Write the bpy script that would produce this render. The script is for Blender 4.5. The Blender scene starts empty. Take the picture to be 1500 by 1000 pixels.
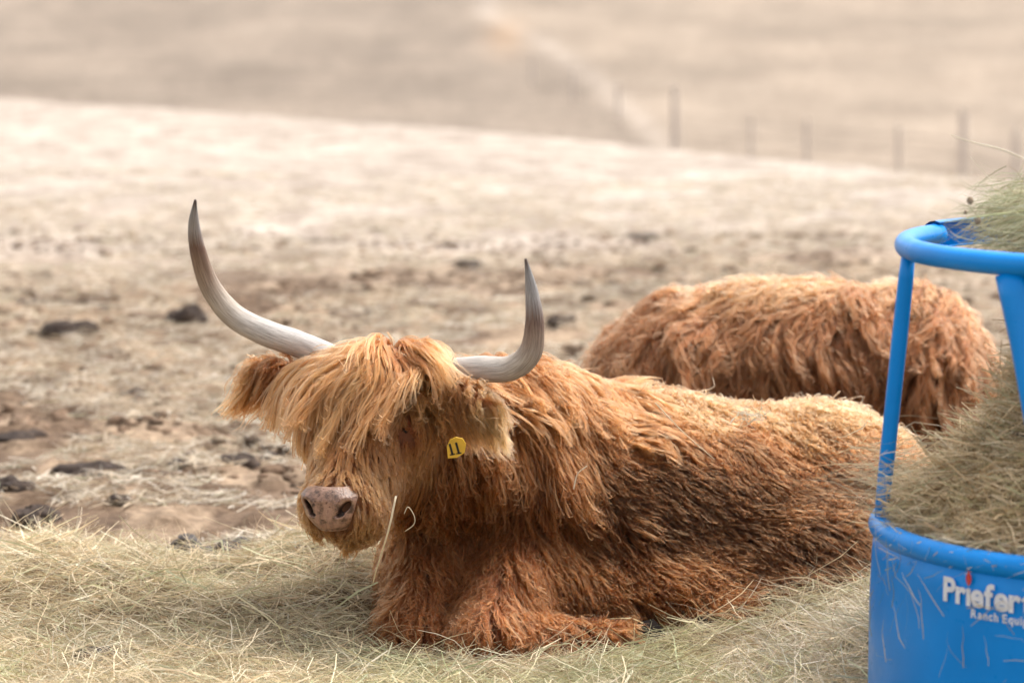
import bpy, math, random
import numpy as np
from mathutils import Vector, Matrix, kdtree

R = math.radians
sc = bpy.context.scene
COL = sc.collection
rng = np.random.default_rng(7)
random.seed(7)

# ------------------------------------------------------------------ camera
PITCH = R(7.0)
F = 4700.0                     # focal length in pixels of a 1500 wide frame
EYE = np.array([0.0, 0.0, 1.65])
cam_d = bpy.data.cameras.new('camera')
cam = bpy.data.objects.new('camera', cam_d)
COL.objects.link(cam)
cam.location = EYE
cam.rotation_euler = (math.pi / 2 - PITCH, 0, 0)
cam_d.sensor_width = 36.0
cam_d.lens = F / 1500 * 36
cam_d.clip_start = 0.1
cam_d.clip_end = 4000
cam_d.dof.use_dof = True
cam_d.dof.focus_distance = 7.40
cam_d.dof.aperture_fstop = 3.0
cam_d.dof.aperture_blades = 9
sc.camera = cam

# ------------------------------------------------------------------ light
SUN_EL, SUN_AZ = R(62), R(55)       # azimuth measured from +Y (away from camera) towards +X
w = bpy.data.worlds.new('World')
sc.world = w
w.use_nodes = True
nt = w.node_tree
sky = nt.nodes.new('ShaderNodeTexSky')
sky.sky_type = 'NISHITA'
sky.sun_disc = False
sky.sun_elevation = SUN_EL
sky.sun_rotation = SUN_AZ
sky.air_density = 1.0
sky.dust_density = 4.0
hs = nt.nodes.new('ShaderNodeHueSaturation')      # thin even cloud: the sky is nearly white
hs.inputs['Saturation'].default_value = 0.15
nt.links.new(sky.outputs[0], hs.inputs['Color'])
nt.links.new(hs.outputs[0], nt.nodes['Background'].inputs['Color'])
nt.nodes['Background'].inputs['Strength'].default_value = 0.15
sd = bpy.data.lights.new('sun', 'SUN')
sd.energy = 1.1
sd.angle = R(32)
sd.color = (1.0, 0.965, 0.92)
so = bpy.data.objects.new('sun', sd)
COL.objects.link(so)
sdir = Vector((math.sin(SUN_AZ) * math.cos(SUN_EL), math.cos(SUN_AZ) * math.cos(SUN_EL), math.sin(SUN_EL)))
so.rotation_euler = sdir.to_track_quat('Z', 'Y').to_euler()
so.location = sdir * 30

sc.view_settings.view_transform = 'Standard'
sc.view_settings.look = 'None'
sc.view_settings.gamma = 1
sc.view_settings.exposure = 1.24
sc.cycles.use_denoising = True
sc.cycles.max_bounces = 10
sc.cycles.transmission_bounces = 6
sc.cycles.transparent_max_bounces = 4


# ------------------------------------------------------------------ helpers
def nrm(v):
    v = np.asarray(v, float)
    return v / np.maximum(np.linalg.norm(v, axis=-1, keepdims=True), 1e-9)


def at(px, py, Y):
    """world point seen at pixel (px,py) of the 1500x1000 frame, at distance Y"""
    u, v = (px - 750) / F, (500 - py) / F
    d = np.array([u, math.cos(PITCH) + v * math.sin(PITCH), -math.sin(PITCH) + v * math.cos(PITCH)])
    return EYE + d * (Y / d[1])


def on_ground(px, py, z=0.0):
    u, v = (px - 750) / F, (500 - py) / F
    d = np.array([u, math.cos(PITCH) + v * math.sin(PITCH), -math.sin(PITCH) + v * math.cos(PITCH)])
    return EYE + d * ((z - EYE[2]) / d[2])


def tag(o, label=None, cat=None, group=None, kind=None):
    if label: o['label'] = label
    if cat: o['category'] = cat
    if group: o['group'] = group
    if kind: o['kind'] = kind
    return o


def world_loc(o):
    v = np.zeros(3)
    while o is not None:
        v += np.array(o.location)
        o = o.parent
    return v


def empty(name, loc):
    o = bpy.data.objects.new(name, None)
    o.empty_display_size = 0.1
    COL.objects.link(o)
    o.location = tuple(loc)
    return o


def mesh_obj(name, V, Fc, mat, parent=None, origin=None, smooth=True, col=None):
    """verts in world coordinates; one object, origin at `origin` (or the parent's base)"""
    V = np.asarray(V, float)
    pl = world_loc(parent) if parent is not None else np.zeros(3)
    og = np.asarray(origin, float) if origin is not None else pl
    me = bpy.data.meshes.new(name)
    if isinstance(Fc, np.ndarray):
        n, k = Fc.shape
        me.vertices.add(len(V)); me.loops.add(n * k); me.polygons.add(n)
        me.vertices.foreach_set('co', (V - og).astype(np.float32).ravel())
        me.loops.foreach_set('vertex_index', Fc.astype(np.int32).ravel())
        me.polygons.foreach_set('loop_start', np.arange(0, n * k, k, dtype=np.int32))
        me.update(calc_edges=True)
    else:
        me.from_pydata([tuple(v) for v in (V - og)], [], [tuple(f) for f in Fc])
        me.update()
    if smooth:
        me.polygons.foreach_set('use_smooth', np.ones(len(me.polygons), dtype=bool))
    if col is not None:
        a = me.color_attributes.new('tint', 'FLOAT_COLOR', 'POINT')
        c4 = np.ones((len(V), 4), np.float32); c4[:, :3] = col
        a.data.foreach_set('color', c4.ravel())
    if mat is not None: me.materials.append(mat)
    o = bpy.data.objects.new(name, me)
    COL.objects.link(o)
    if parent is not None: o.parent = parent
    o.location = tuple(og - pl)
    return o


# value noise ----------------------------------------------------------
def _h(ix, iy, iz):
    n = (ix * 374761393 + iy * 668265263 + iz * 2147483647 * 13 + 1274126177) & 0xFFFFFFFF
    n = ((n ^ (n >> 13)) * 1274126177) & 0xFFFFFFFF
    n = ((n ^ (n >> 16)) * 2246822519) & 0xFFFFFFFF
    return ((n ^ (n >> 15)) & 0xFFFFFF) / float(0xFFFFFF)


def vnoise(P):
    P = np.asarray(P, float)
    i = np.floor(P).astype(np.int64); f = P - i
    f = f * f * (3 - 2 * f)
    o = 0
    for dx in (0, 1):
        for dy in (0, 1):
            for dz in (0, 1):
                wgt = (f[..., 0] if dx else 1 - f[..., 0]) * (f[..., 1] if dy else 1 - f[..., 1]) * (f[..., 2] if dz else 1 - f[..., 2])
                o = o + wgt * _h(i[..., 0] + dx, i[..., 1] + dy, i[..., 2] + dz)
    return o


def fbm(P, octv=4):
    s, a, t = 0, 0.5, 0
    P = np.asarray(P, float)
    for k in range(octv):
        s = s + a * vnoise(P * (2.03 ** k) + 17.3 * k); t += a; a *= 0.5
    return s / t


def xy0(x, y, s, z=0.0):
    return np.stack([x * s, y * s, np.full_like(x, z)], -1)


def vecnoise(P, s, seed=0.0):
    return np.stack([vnoise(P * s + 11.1 + seed), vnoise(P * s + 57.7 + seed), vnoise(P * s + 93.9 + seed)], -1) * 2 - 1


def sstep(a, b, x):
    t = np.clip((x - a) / (b - a), 0, 1)
    return t * t * (3 - 2 * t)


# signed distance shapes -------------------------------------------------
class SDF:
    def __init__(s): s.p = []
    def ell(s, c, rad, axes=None, k=0.05):
        s.p.append(('e', np.asarray(c, float), np.asarray(rad, float), np.eye(3) if axes is None else np.asarray(axes, float), k)); return s
    def cone(s, a, b, ra, rb, k=0.05):
        s.p.append(('c', np.asarray(a, float), np.asarray(b, float), ra, rb, k)); return s
    def __call__(s, P):
        d = None
        for q in s.p:
            if q[0] == 'e':
                L = (P - q[1]) @ q[3].T
                k0 = np.linalg.norm(L / q[2], axis=-1); k1 = np.linalg.norm(L / (q[2] ** 2), axis=-1)
                e = k0 * (k0 - 1) / np.maximum(k1, 1e-6)
                e = np.where(k0 < 1e-3, -q[2].min(), e)
            else:
                a, b, ra, rb = q[1:5]
                ab = b - a
                t = np.clip(((P - a) @ ab) / (ab @ ab), 0, 1)
                e = np.linalg.norm(P - (a + t[..., None] * ab), axis=-1) - (ra + (rb - ra) * t)
            k = q[-1]
            if d is None: d = e
            else:
                h = np.clip(0.5 + 0.5 * (e - d) / k, 0, 1)
                d = e * (1 - h) + d * h - k * h * (1 - h)
        return d
    def grad(s, P, e=0.004):
        g = []
        for i in range(3):
            o = np.zeros(3); o[i] = e
            g.append(s(P + o) - s(P - o))
        return nrm(np.stack(g, -1))


def surface_nets(fn, lo, hi, step):
    """polygonise a distance function: one vertex per crossed cell"""
    lo, hi = np.asarray(lo, float), np.asarray(hi, float)
    n = np.ceil((hi - lo) / step).astype(int) + 1
    g = np.stack(np.meshgrid(*[lo[i] + step * np.arange(n[i]) for i in range(3)], indexing='ij'), -1)
    D = fn(g.reshape(-1, 3)).reshape(n)
    S = D < 0
    c = n - 1
    cnt = np.zeros(c); acc = np.zeros(tuple(c) + (3,))
    def sl(o): return tuple(slice(o[i], o[i] + c[i]) for i in range(3))
    cor = [(a, b, d) for a in (0, 1) for b in (0, 1) for d in (0, 1)]
    for a in cor:
        for ax in range(3):
            if a[ax]: continue
            b = list(a); b[ax] = 1; b = tuple(b)
            cr = S[sl(a)] != S[sl(b)]
            t = D[sl(a)] / np.where(np.abs(D[sl(a)] - D[sl(b)]) < 1e-9, 1, D[sl(a)] - D[sl(b)])
            p = np.array(a, float)[None, None, None] + np.zeros(tuple(c) + (3,))
            p[..., ax] += t
            acc += np.where(cr[..., None], p, 0); cnt += cr
    act = cnt > 0
    idx = -np.ones(tuple(c), int); idx[act] = np.arange(act.sum())
    ijk = np.argwhere(act)
    V = lo + step * (ijk + acc[act] / cnt[act][:, None])
    Q = []
    for ax in range(3):
        o1, o2 = [(1, 2), (2, 0), (0, 1)][ax]
        s0 = [slice(1, c[i]) for i in range(3)]; s0[ax] = slice(0, c[ax])
        s1 = list(s0); s1[ax] = slice(1, c[ax] + 1)
        A, B = S[tuple(s0)], S[tuple(s1)]
        e = np.argwhere(A != B)
        off = np.array([1, 1, 1]); off[ax] = 0
        e0 = e + off
        d1 = np.zeros(3, int); d1[o1] = 1
        d2 = np.zeros(3, int); d2[o2] = 1
        q = np.stack([idx[tuple((e0 - x).T)] for x in (d1 * 0, d1, d1 + d2, d2)], 1)
        flip = ~A[tuple(e.T)]
        q[flip] = q[flip][:, ::-1]
        Q.append(q)
    return V, np.concatenate(Q)


# tubes / lofts ------------------------------------------------------------
def catmull(P, n):
    P = np.asarray(P, float)
    if P.ndim == 1: P = P[:, None]
    m = len(P)
    Pe = np.vstack([2 * P[0] - P[1], P, 2 * P[-1] - P[-2]])
    t = np.linspace(0, m - 1 - 1e-6, n)
    i = t.astype(int); f = (t - i)[:, None]
    a, b, c, d = Pe[i], Pe[i + 1], Pe[i + 2], Pe[i + 3]
    return 0.5 * (2 * b + (c - a) * f + (2 * a - 5 * b + 4 * c - d) * f ** 2 + (3 * b - a - 3 * c + d) * f ** 3)


def tube(path, rad, seg=12, closed=False, cap=True, flat=None, up=None):
    path = np.asarray(path, float); n = len(path)
    rad = np.broadcast_to(np.asarray(rad, float), (n,))
    T = nrm(np.gradient(path, axis=0)) if not closed else nrm(np.roll(path, -1, 0) - np.roll(path, 1, 0))
    U = np.zeros_like(T)
    u = np.array(up if up is not None else ([0, 0, 1.0] if abs(T[0][2]) < 0.9 else [1.0, 0, 0]), float)
    for i in range(n):
        u = u - T[i] * (u @ T[i]); u = u / np.linalg.norm(u); U[i] = u
    W = np.cross(T, U)
    th = np.linspace(0, 2 * np.pi, seg, endpoint=False)
    fl = np.ones((n, 2)) if flat is None else np.broadcast_to(np.asarray(flat, float), (n, 2))
    V = (path[:, None] + rad[:, None, None] * (np.cos(th)[None, :, None] * U[:, None] * fl[:, 0, None, None] + np.sin(th)[None, :, None] * W[:, None] * fl[:, 1, None, None])).reshape(-1, 3)
    Fc = []
    m = n if closed else n - 1
    for i in range(m):
        for j in range(seg):
            a, b = i * seg + j, i * seg + (j + 1) % seg
            c, d = ((i + 1) % n) * seg + (j + 1) % seg, ((i + 1) % n) * seg + j
            Fc.append((a, b, c, d))
    if cap and not closed:
        Fc.append(tuple(range(seg))[::-1]); Fc.append(tuple((n - 1) * seg + j for j in range(seg)))
    return V, Fc


def revolve(profile, seg, cx, cy):
    V, Fc = [], []
    n = len(profile)
    for i in range(seg):
        a = 2 * math.pi * i / seg
        for r, z in profile: V.append((cx + r * math.cos(a), cy + r * math.sin(a), z))
    for i in range(seg):
        for j in range(n - 1):
            a, b = i * n + j, ((i + 1) % seg) * n + j
            Fc.append((a, b, b + 1, a + 1))
    return np.array(V), Fc


# ------------------------------------------------------------------ materials
def new_mat(name):
    m = bpy.data.materials.new(name)
    m.use_nodes = True
    return m, m.node_tree.nodes, m.node_tree.links, m.node_tree.nodes['Principled BSDF']


def N(nodes, t, **kw):
    n = nodes.new(t)
    for k, v in kw.items():
        if k in n.inputs: n.inputs[k].default_value = v
        else: setattr(n, k, v)
    return n


def ramp(nodes, stops):
    r = nodes.new('ShaderNodeValToRGB')
    e = r.color_ramp.elements
    while len(e) < len(stops): e.new(0.5)
    for i, (p, c) in enumerate(stops):
        e[i].position = p
        e[i].color = (*c, 1) if hasattr(c, '__len__') else (c, c, c, 1)
    return r


def attr(nodes, name):
    a = nodes.new('ShaderNodeAttribute'); a.attribute_name = name
    return a


def mul(nodes, links, a, b, f=1.0):
    m = nodes.new('ShaderNodeMix'); m.data_type = 'RGBA'; m.blend_type = 'MULTIPLY'
    m.inputs[0].default_value = f
    links.new(a, m.inputs[6]); links.new(b, m.inputs[7])
    return m.outputs[2]


def hair_mat(name, rough=0.38, radial=0.55):
    m = bpy.data.materials.new(name); m.use_nodes = True
    nd, lk = m.node_tree.nodes, m.node_tree.links
    nd.remove(nd['Principled BSDF'])
    h = nd.new('ShaderNodeBsdfHairPrincipled')
    h.model = 'CHIANG'
    h.parametrization = 'COLOR'
    h.inputs['IOR'].default_value = 1.28
    h.inputs['Roughness'].default_value = rough
    h.inputs['Radial Roughness'].default_value = radial
    a = attr(nd, 'tint')
    hi = nd.new('ShaderNodeHairInfo')
    tip = ramp(nd, [(0.0, (0.5, 0.44, 0.40)), (0.45, (0.95, 0.95, 0.95)), (1.0, (1.12, 1.14, 1.16))])  # bleached tips; dark roots put the shade between locks into the colour
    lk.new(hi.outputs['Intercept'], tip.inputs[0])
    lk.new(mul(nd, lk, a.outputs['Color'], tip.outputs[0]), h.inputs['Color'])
    lk.new(h.outputs[0], nd['Material Output'].inputs['Surface'])
    return m


def skin_mat(name):
    m, nd, lk, b = new_mat(name)
    a = attr(nd, 'tint')
    n = N(nd, 'ShaderNodeTexNoise', Scale=60.0, Detail=4.0)
    r = ramp(nd, [(0.3, 0.6), (0.7, 1.1)])
    lk.new(n.outputs[0], r.inputs[0])
    lk.new(mul(nd, lk, a.outputs['Color'], r.outputs[0]), b.inputs['Base Color'])
    b.inputs['Roughness'].default_value = 0.9
    return m


def ground_mat():
    m, nd, lk, b = new_mat('dry_pasture')
    a = attr(nd, 'tint')
    g = nd.new('ShaderNodeNewGeometry')
    def noise(scale, lo, hi, p0=0.35, p1=0.65, det=5, stretch=None):
        n = N(nd, 'ShaderNodeTexNoise', Scale=scale, Detail=det, Roughness=0.6)
        if stretch:
            mp = nd.new('ShaderNodeMapping'); mp.inputs['Scale'].default_value = stretch
            lk.new(g.outputs['Position'], mp.inputs[0]); lk.new(mp.outputs[0], n.inputs['Vector'])
        else: lk.new(g.outputs['Position'], n.inputs['Vector'])
        r = ramp(nd, [(p0, lo), (p1, hi)]); lk.new(n.outputs[0], r.inputs[0])
        return n, r
    n1, r1 = noise(26, (0.62, 0.58, 0.55), (1.18, 1.16, 1.12))
    n2, r2 = noise(3.2, (0.75, 0.72, 0.70), (1.14, 1.13, 1.12), 0.38, 0.6)
    n3, r3 = noise(0.35, (0.9, 0.88, 0.87), (1.08, 1.07, 1.07))
    c = mul(nd, lk, mul(nd, lk, mul(nd, lk, a.outputs['Color'], r1.outputs[0]), r2.outputs[0]), r3.outputs[0])
    lk.new(c, b.inputs['Base Color'])
    b.inputs['Roughness'].default_value = 0.95
    b.inputs['Specular IOR Level'].default_value = 0.15
    bp = N(nd, 'ShaderNodeBump', Strength=0.6, Distance=0.02)
    lk.new(n1.outputs[0], bp.inputs['Height']); lk.new(bp.outputs[0], b.inputs['Normal'])
    return m


def hay_mat():
    m, nd, lk, b = new_mat('hay_blades')
    a = attr(nd, 'tint')
    lk.new(a.outputs['Color'], b.inputs['Base Color'])
    b.inputs['Roughness'].default_value = 0.55
    b.inputs['Specular IOR Level'].default_value = 0.35
    t = nd.new('ShaderNodeBsdfTranslucent'); lk.new(a.outputs['Color'], t.inputs['Color'])
    mx = nd.new('ShaderNodeMixShader'); mx.inputs[0].default_value = 0.22
    lk.new(b.outputs[0], mx.inputs[1]); lk.new(t.outputs[0], mx.inputs[2])
    lk.new(mx.outputs[0], nd['Material Output'].inputs['Surface'])
    return m


def paint_mat():
    m, nd, lk, b = new_mat('blue_powder_paint')
    n = N(nd, 'ShaderNodeTexNoise', Scale=7.0, Detail=6.0)
    r = ramp(nd, [(0.3, (0.0, 0.21, 0.62)), (0.7, (0.0, 0.255, 0.74))])
    tc = nd.new('ShaderNodeTexCoord')
    lk.new(tc.outputs['Object'], n.inputs['Vector']); lk.new(n.outputs[0], r.inputs[0])
    # dusty rubs
    n2 = N(nd, 'ShaderNodeTexNoise', Scale=38.0, Detail=8.0, Roughness=0.7)
    lk.new(tc.outputs['Object'], n2.inputs['Vector'])
    r2 = ramp(nd, [(0.62, 0.0), (0.8, 0.35)]); lk.new(n2.outputs[0], r2.inputs[0])
    mx = nd.new('ShaderNodeMix'); mx.data_type = 'RGBA'
    lk.new(r2.outputs[0], mx.inputs[0]); lk.new(r.outputs[0], mx.inputs[6]); mx.inputs[7].default_value = (0.06, 0.24, 0.55, 1)
    lk.new(mx.outputs[2], b.inputs['Base Color'])
    b.inputs['Specular IOR Level'].default_value = 0.28
    rr = ramp(nd, [(0.3, 0.25), (0.75, 0.42)]); lk.new(n2.outputs[0], rr.inputs[0])
    lk.new(rr.outputs[0], b.inputs['Roughness'])
    bp = N(nd, 'ShaderNodeBump', Strength=0.08, Distance=0.004)
    lk.new(n2.outputs[0], bp.inputs['Height']); lk.new(bp.outputs[0], b.inputs['Normal'])
    return m


def flat_mat(name, c, rough=0.6, spec=0.5):
    m, nd, lk, b = new_mat(name)
    n = N(nd, 'ShaderNodeTexNoise', Scale=45.0, Detail=5.0)
    tc = nd.new('ShaderNodeTexCoord'); lk.new(tc.outputs['Object'], n.inputs['Vector'])
    c = np.array(c)
    r = ramp(nd, [(0.3, tuple(c * 0.82)), (0.7, tuple(np.minimum(c * 1.1, 1)))])
    lk.new(n.outputs[0], r.inputs[0]); lk.new(r.outputs[0], b.inputs['Base Color'])
    b.inputs['Roughness'].default_value = rough
    b.inputs['Specular IOR Level'].default_value = spec
    return m


def horn_mat():
    m, nd, lk, b = new_mat('horn_keratin')
    a = attr(nd, 'tint')        # x: position from base to tip, y,z: round the horn
    sp = nd.new('ShaderNodeSeparateColor'); lk.new(a.outputs['Color'], sp.inputs[0])
    base = ramp(nd, [(0.0, (0.47, 0.45, 0.435)), (0.25, (0.53, 0.495, 0.46)), (0.5, (0.45, 0.38, 0.31)), (0.66, (0.29, 0.205, 0.15)),
                     (0.74, (0.18, 0.11, 0.082)), (0.84, (0.36, 0.335, 0.32)), (0.95, (0.30, 0.285, 0.275)), (1.0, (0.10, 0.06, 0.045))])
    cm = nd.new('ShaderNodeCombineXYZ')
    mlt = nd.new('ShaderNodeMath'); mlt.operation = 'MULTIPLY'; mlt.inputs[1].default_value = 4.0
    lk.new(sp.outputs[0], mlt.inputs[0]); lk.new(mlt.outputs[0], cm.inputs[0])
    for i in (1, 2):
        q = nd.new('ShaderNodeMath'); q.operation = 'MULTIPLY'; q.inputs[1].default_value = 9.0
        lk.new(sp.outputs[i], q.inputs[0]); lk.new(q.outputs[0], cm.inputs[i])
    n = N(nd, 'ShaderNodeTexNoise', Scale=3.2, Detail=8.0, Roughness=0.72); lk.new(cm.outputs[0], n.inputs['Vector'])
    n2 = N(nd, 'ShaderNodeTexNoise', Scale=0.9, Detail=3.0); lk.new(cm.outputs[0], n2.inputs['Vector'])
    sh = nd.new('ShaderNodeMath'); sh.operation = 'MULTIPLY_ADD'; sh.inputs[1].default_value = 0.16; lk.new(n2.outputs[0], sh.inputs[0])
    sb = nd.new('ShaderNodeMath'); sb.operation = 'SUBTRACT'; sb.inputs[1].default_value = 0.08; lk.new(sp.outputs[0], sb.inputs[0])
    lk.new(sb.outputs[0], sh.inputs[2]); lk.new(sh.outputs[0], base.inputs[0])
    r = ramp(nd, [(0.32, (0.45, 0.42, 0.40)), (0.6, (1.12, 1.11, 1.1))]); lk.new(n.outputs[0], r.inputs[0])
    lk.new(mul(nd, lk, base.outputs[0], r.outputs[0]), b.inputs['Base Color'])
    b.inputs['Roughness'].default_value = 0.6
    b.inputs['Specular IOR Level'].default_value = 0.3
    bp = N(nd, 'ShaderNodeBump', Strength=0.6, Distance=0.003); lk.new(n.outputs[0], bp.inputs['Height']); lk.new(bp.outputs[0], b.inputs['Normal'])
    return m


def nose_mat():
    m, nd, lk, b = new_mat('nose_skin')
    tc = nd.new('ShaderNodeTexCoord')
    n = N(nd, 'ShaderNodeTexNoise', Scale=45.0, Detail=6.0, Roughness=0.7); lk.new(tc.outputs['Object'], n.inputs['Vector'])
    r = ramp(nd, [(0.38, (0.085, 0.045, 0.03)), (0.52, (0.32, 0.18, 0.12)), (0.7, (0.42, 0.25, 0.175))]); lk.new(n.outputs[0], r.inputs[0])
    a = attr(nd, 'tint')
    v = N(nd, 'ShaderNodeTexVoronoi', Scale=240.0); lk.new(tc.outputs['Object'], v.inputs['Vector'])
    sp = N(nd, 'ShaderNodeTexNoise', Scale=120.0, Detail=4.0); lk.new(tc.outputs['Object'], sp.inputs['Vector'])
    sr = ramp(nd, [(0.30, (0.3, 0.22, 0.2)), (0.42, (1, 1, 1))]); lk.new(sp.outputs[0], sr.inputs[0])
    lk.new(mul(nd, lk, mul(nd, lk, r.outputs[0], a.outputs['Color']), sr.outputs[0]), b.inputs['Base Color'])
    b.inputs['Roughness'].default_value = 0.33
    b.inputs['Subsurface Weight'].default_value = 0.1
    b.inputs['Subsurface Radius'].default_value = (0.008, 0.003, 0.002)
    bp = N(nd, 'ShaderNodeBump', Strength=0.5, Distance=0.0015); lk.new(v.outputs['Distance'], bp.inputs['Height']); lk.new(bp.outputs[0], b.inputs['Normal'])
    return m


def dung_mat(name='dried_dung', rough=.85, spec=.2):
    m, nd, lk, b = new_mat(name)
    tc = nd.new('ShaderNodeTexCoord')
    n = N(nd, 'ShaderNodeTexNoise', Scale=28.0, Detail=8.0, Roughness=0.7); lk.new(tc.outputs['Object'], n.inputs['Vector'])
    r = ramp(nd, [(0.3, (0.018, 0.012, 0.010)), (0.55, (0.05, 0.034, 0.026)), (0.75, (0.15, 0.105, 0.075))]); lk.new(n.outputs[0], r.inputs[0])
    lk.new(r.outputs[0], b.inputs['Base Color'])
    b.inputs['Roughness'].default_value = rough
    b.inputs['Specular IOR Level'].default_value = spec
    bp = N(nd, 'ShaderNodeBump', Strength=0.8, Distance=0.01); lk.new(n.outputs[0], bp.inputs['Height']); lk.new(bp.outputs[0], b.inputs['Normal'])
    return m


M_GROUND, M_HAY, M_PAINT, M_HORN, M_NOSE, M_DUNG = ground_mat(), hay_mat(), paint_mat(), horn_mat(), nose_mat(), dung_mat()
M_FRESH = dung_mat('fresh_dung', .45, .35)
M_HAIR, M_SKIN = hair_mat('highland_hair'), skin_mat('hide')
M_WHITE = flat_mat('white_print', (0.74, 0.76, 0.80), 0.45)
M_RED = flat_mat('red_print', (0.55, 0.03, 0.02), 0.45)
M_TAG = flat_mat('yellow_tag_plastic', (0.72, 0.42, 0.04), 0.45)
M_INK = flat_mat('black_ink', (0.012, 0.010, 0.010), 0.5)
M_FAINT = flat_mat('faded_ink', (0.42, 0.26, 0.05), 0.5)
M_EYE = flat_mat('dark_eye', (0.016, 0.009, 0.005), 0.3, 0.12)
M_LIP = flat_mat('lip_skin', (0.07, 0.04, 0.028), 0.5)
M_HOOF = flat_mat('dark_hoof', (0.012, 0.009, 0.008), 0.95, 0.05)
M_WOOD = flat_mat('grey_wood', (0.55, 0.475, 0.42), 0.9, 0.2)
M_WIRE = flat_mat('rusty_wire', (0.16, 0.13, 0.12), 0.7)
M_WEED = flat_mat('brown_seed', (0.30, 0.225, 0.15), 0.8, 0.2)


# ------------------------------------------------------------------ ground
CREST = [(-14.0, 44.0), (-5.6, 34.6), (3.6, 22.6), (6.5, 20.5), (14, 17.5)]


def crest_y(x, y):
    """distance of the brow of the paddock along the sight line through (x,y)"""
    u = x / np.maximum(y, 1.0)
    us = [-0.5, -0.32, -0.16, -0.05, 0.02, 0.08, 0.16, 0.32, 0.6]
    ys = [48.0, 43.0, 35.6, 30.6, 27.6, 25.0, 22.6, 18.5, 15.0]
    return np.interp(u, us, ys)


def heap(x, y):
    """loose hay lying over the ground"""
    edge = 8.80 + 0.8 * (fbm(xy0(x, y, 1.4, 3.0), 3) - 0.5) + 0.15 * np.sin(x * 2.1)
    m = sstep(0.0, 0.75, edge - y)
    m = m * (1 - 0.95 * np.exp(-(((x + 0.82) / 0.27) ** 2 + ((y - 8.58) / 0.27) ** 2)))
    h = m * (0.015 + 0.13 * np.clip(fbm(xy0(x, y, 4.2, 9.0), 3) - 0.40, 0, 1) * 2 * (1 - 0.95 * sstep(-.45, -.25, x) * sstep(.55, .25, x)) * (.25 + .75 * sstep(7.3, 7.9, y)))
    h = h - 0.035 * sstep(-.55, -.35, x) * sstep(.75, .45, x) * sstep(7.9, 7.6, y) * sstep(6.7, 6.95, y)
    h = h + 0.14 * np.exp(-(((x - 0.90) / 0.17) ** 2 + ((y - 7.05) / 0.26) ** 2))
    h = h + 0.03 * np.exp(-(((x + 0.75) / 0.35) ** 2 + ((y - 8.0) / 0.3) ** 2))
    return h, m


def terrain(x, y):
    cy = crest_y(x, y)
    over = np.maximum(y - cy, 0)
    drop = -0.20 * over ** 1.15
    far = -2.85 + 0.020 * np.maximum(y - 60, 0) + 0.00004 * np.maximum(y - 58, 0) ** 2
    far = far + 0.3 * (fbm(xy0(x, y, 0.05, 1.0), 3) - 0.5)
    z = np.where(over > 3, np.maximum(drop, np.where(y > 60, far, -2.85)), drop)
    churn = sstep(6.0, 9.5, y) * (1 - 0.75 * sstep(15, 22, y))
    n = 0.03 * (fbm(xy0(x, y, 2.6, 0.0), 4) - 0.5) + 0.035 * (fbm(xy0(x, y, 11.0, 5.0), 3) - 0.5)
    n = n + 0.028 * sstep(.50, .70, fbm(xy0(x, y, 8.0, 15.0), 3))
    z = z + n * churn * (1 - sstep(0, 6, over)) + 0.12 * (fbm(xy0(x, y, 0.35, 2.0), 2) - 0.5) * sstep(9, 20, y)
    return z


def ground_z(x, y):
    x, y = np.atleast_1d(np.asarray(x, float)), np.atleast_1d(np.asarray(y, float))
    return terrain(x, y) + heap(x, y)[0]


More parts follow.
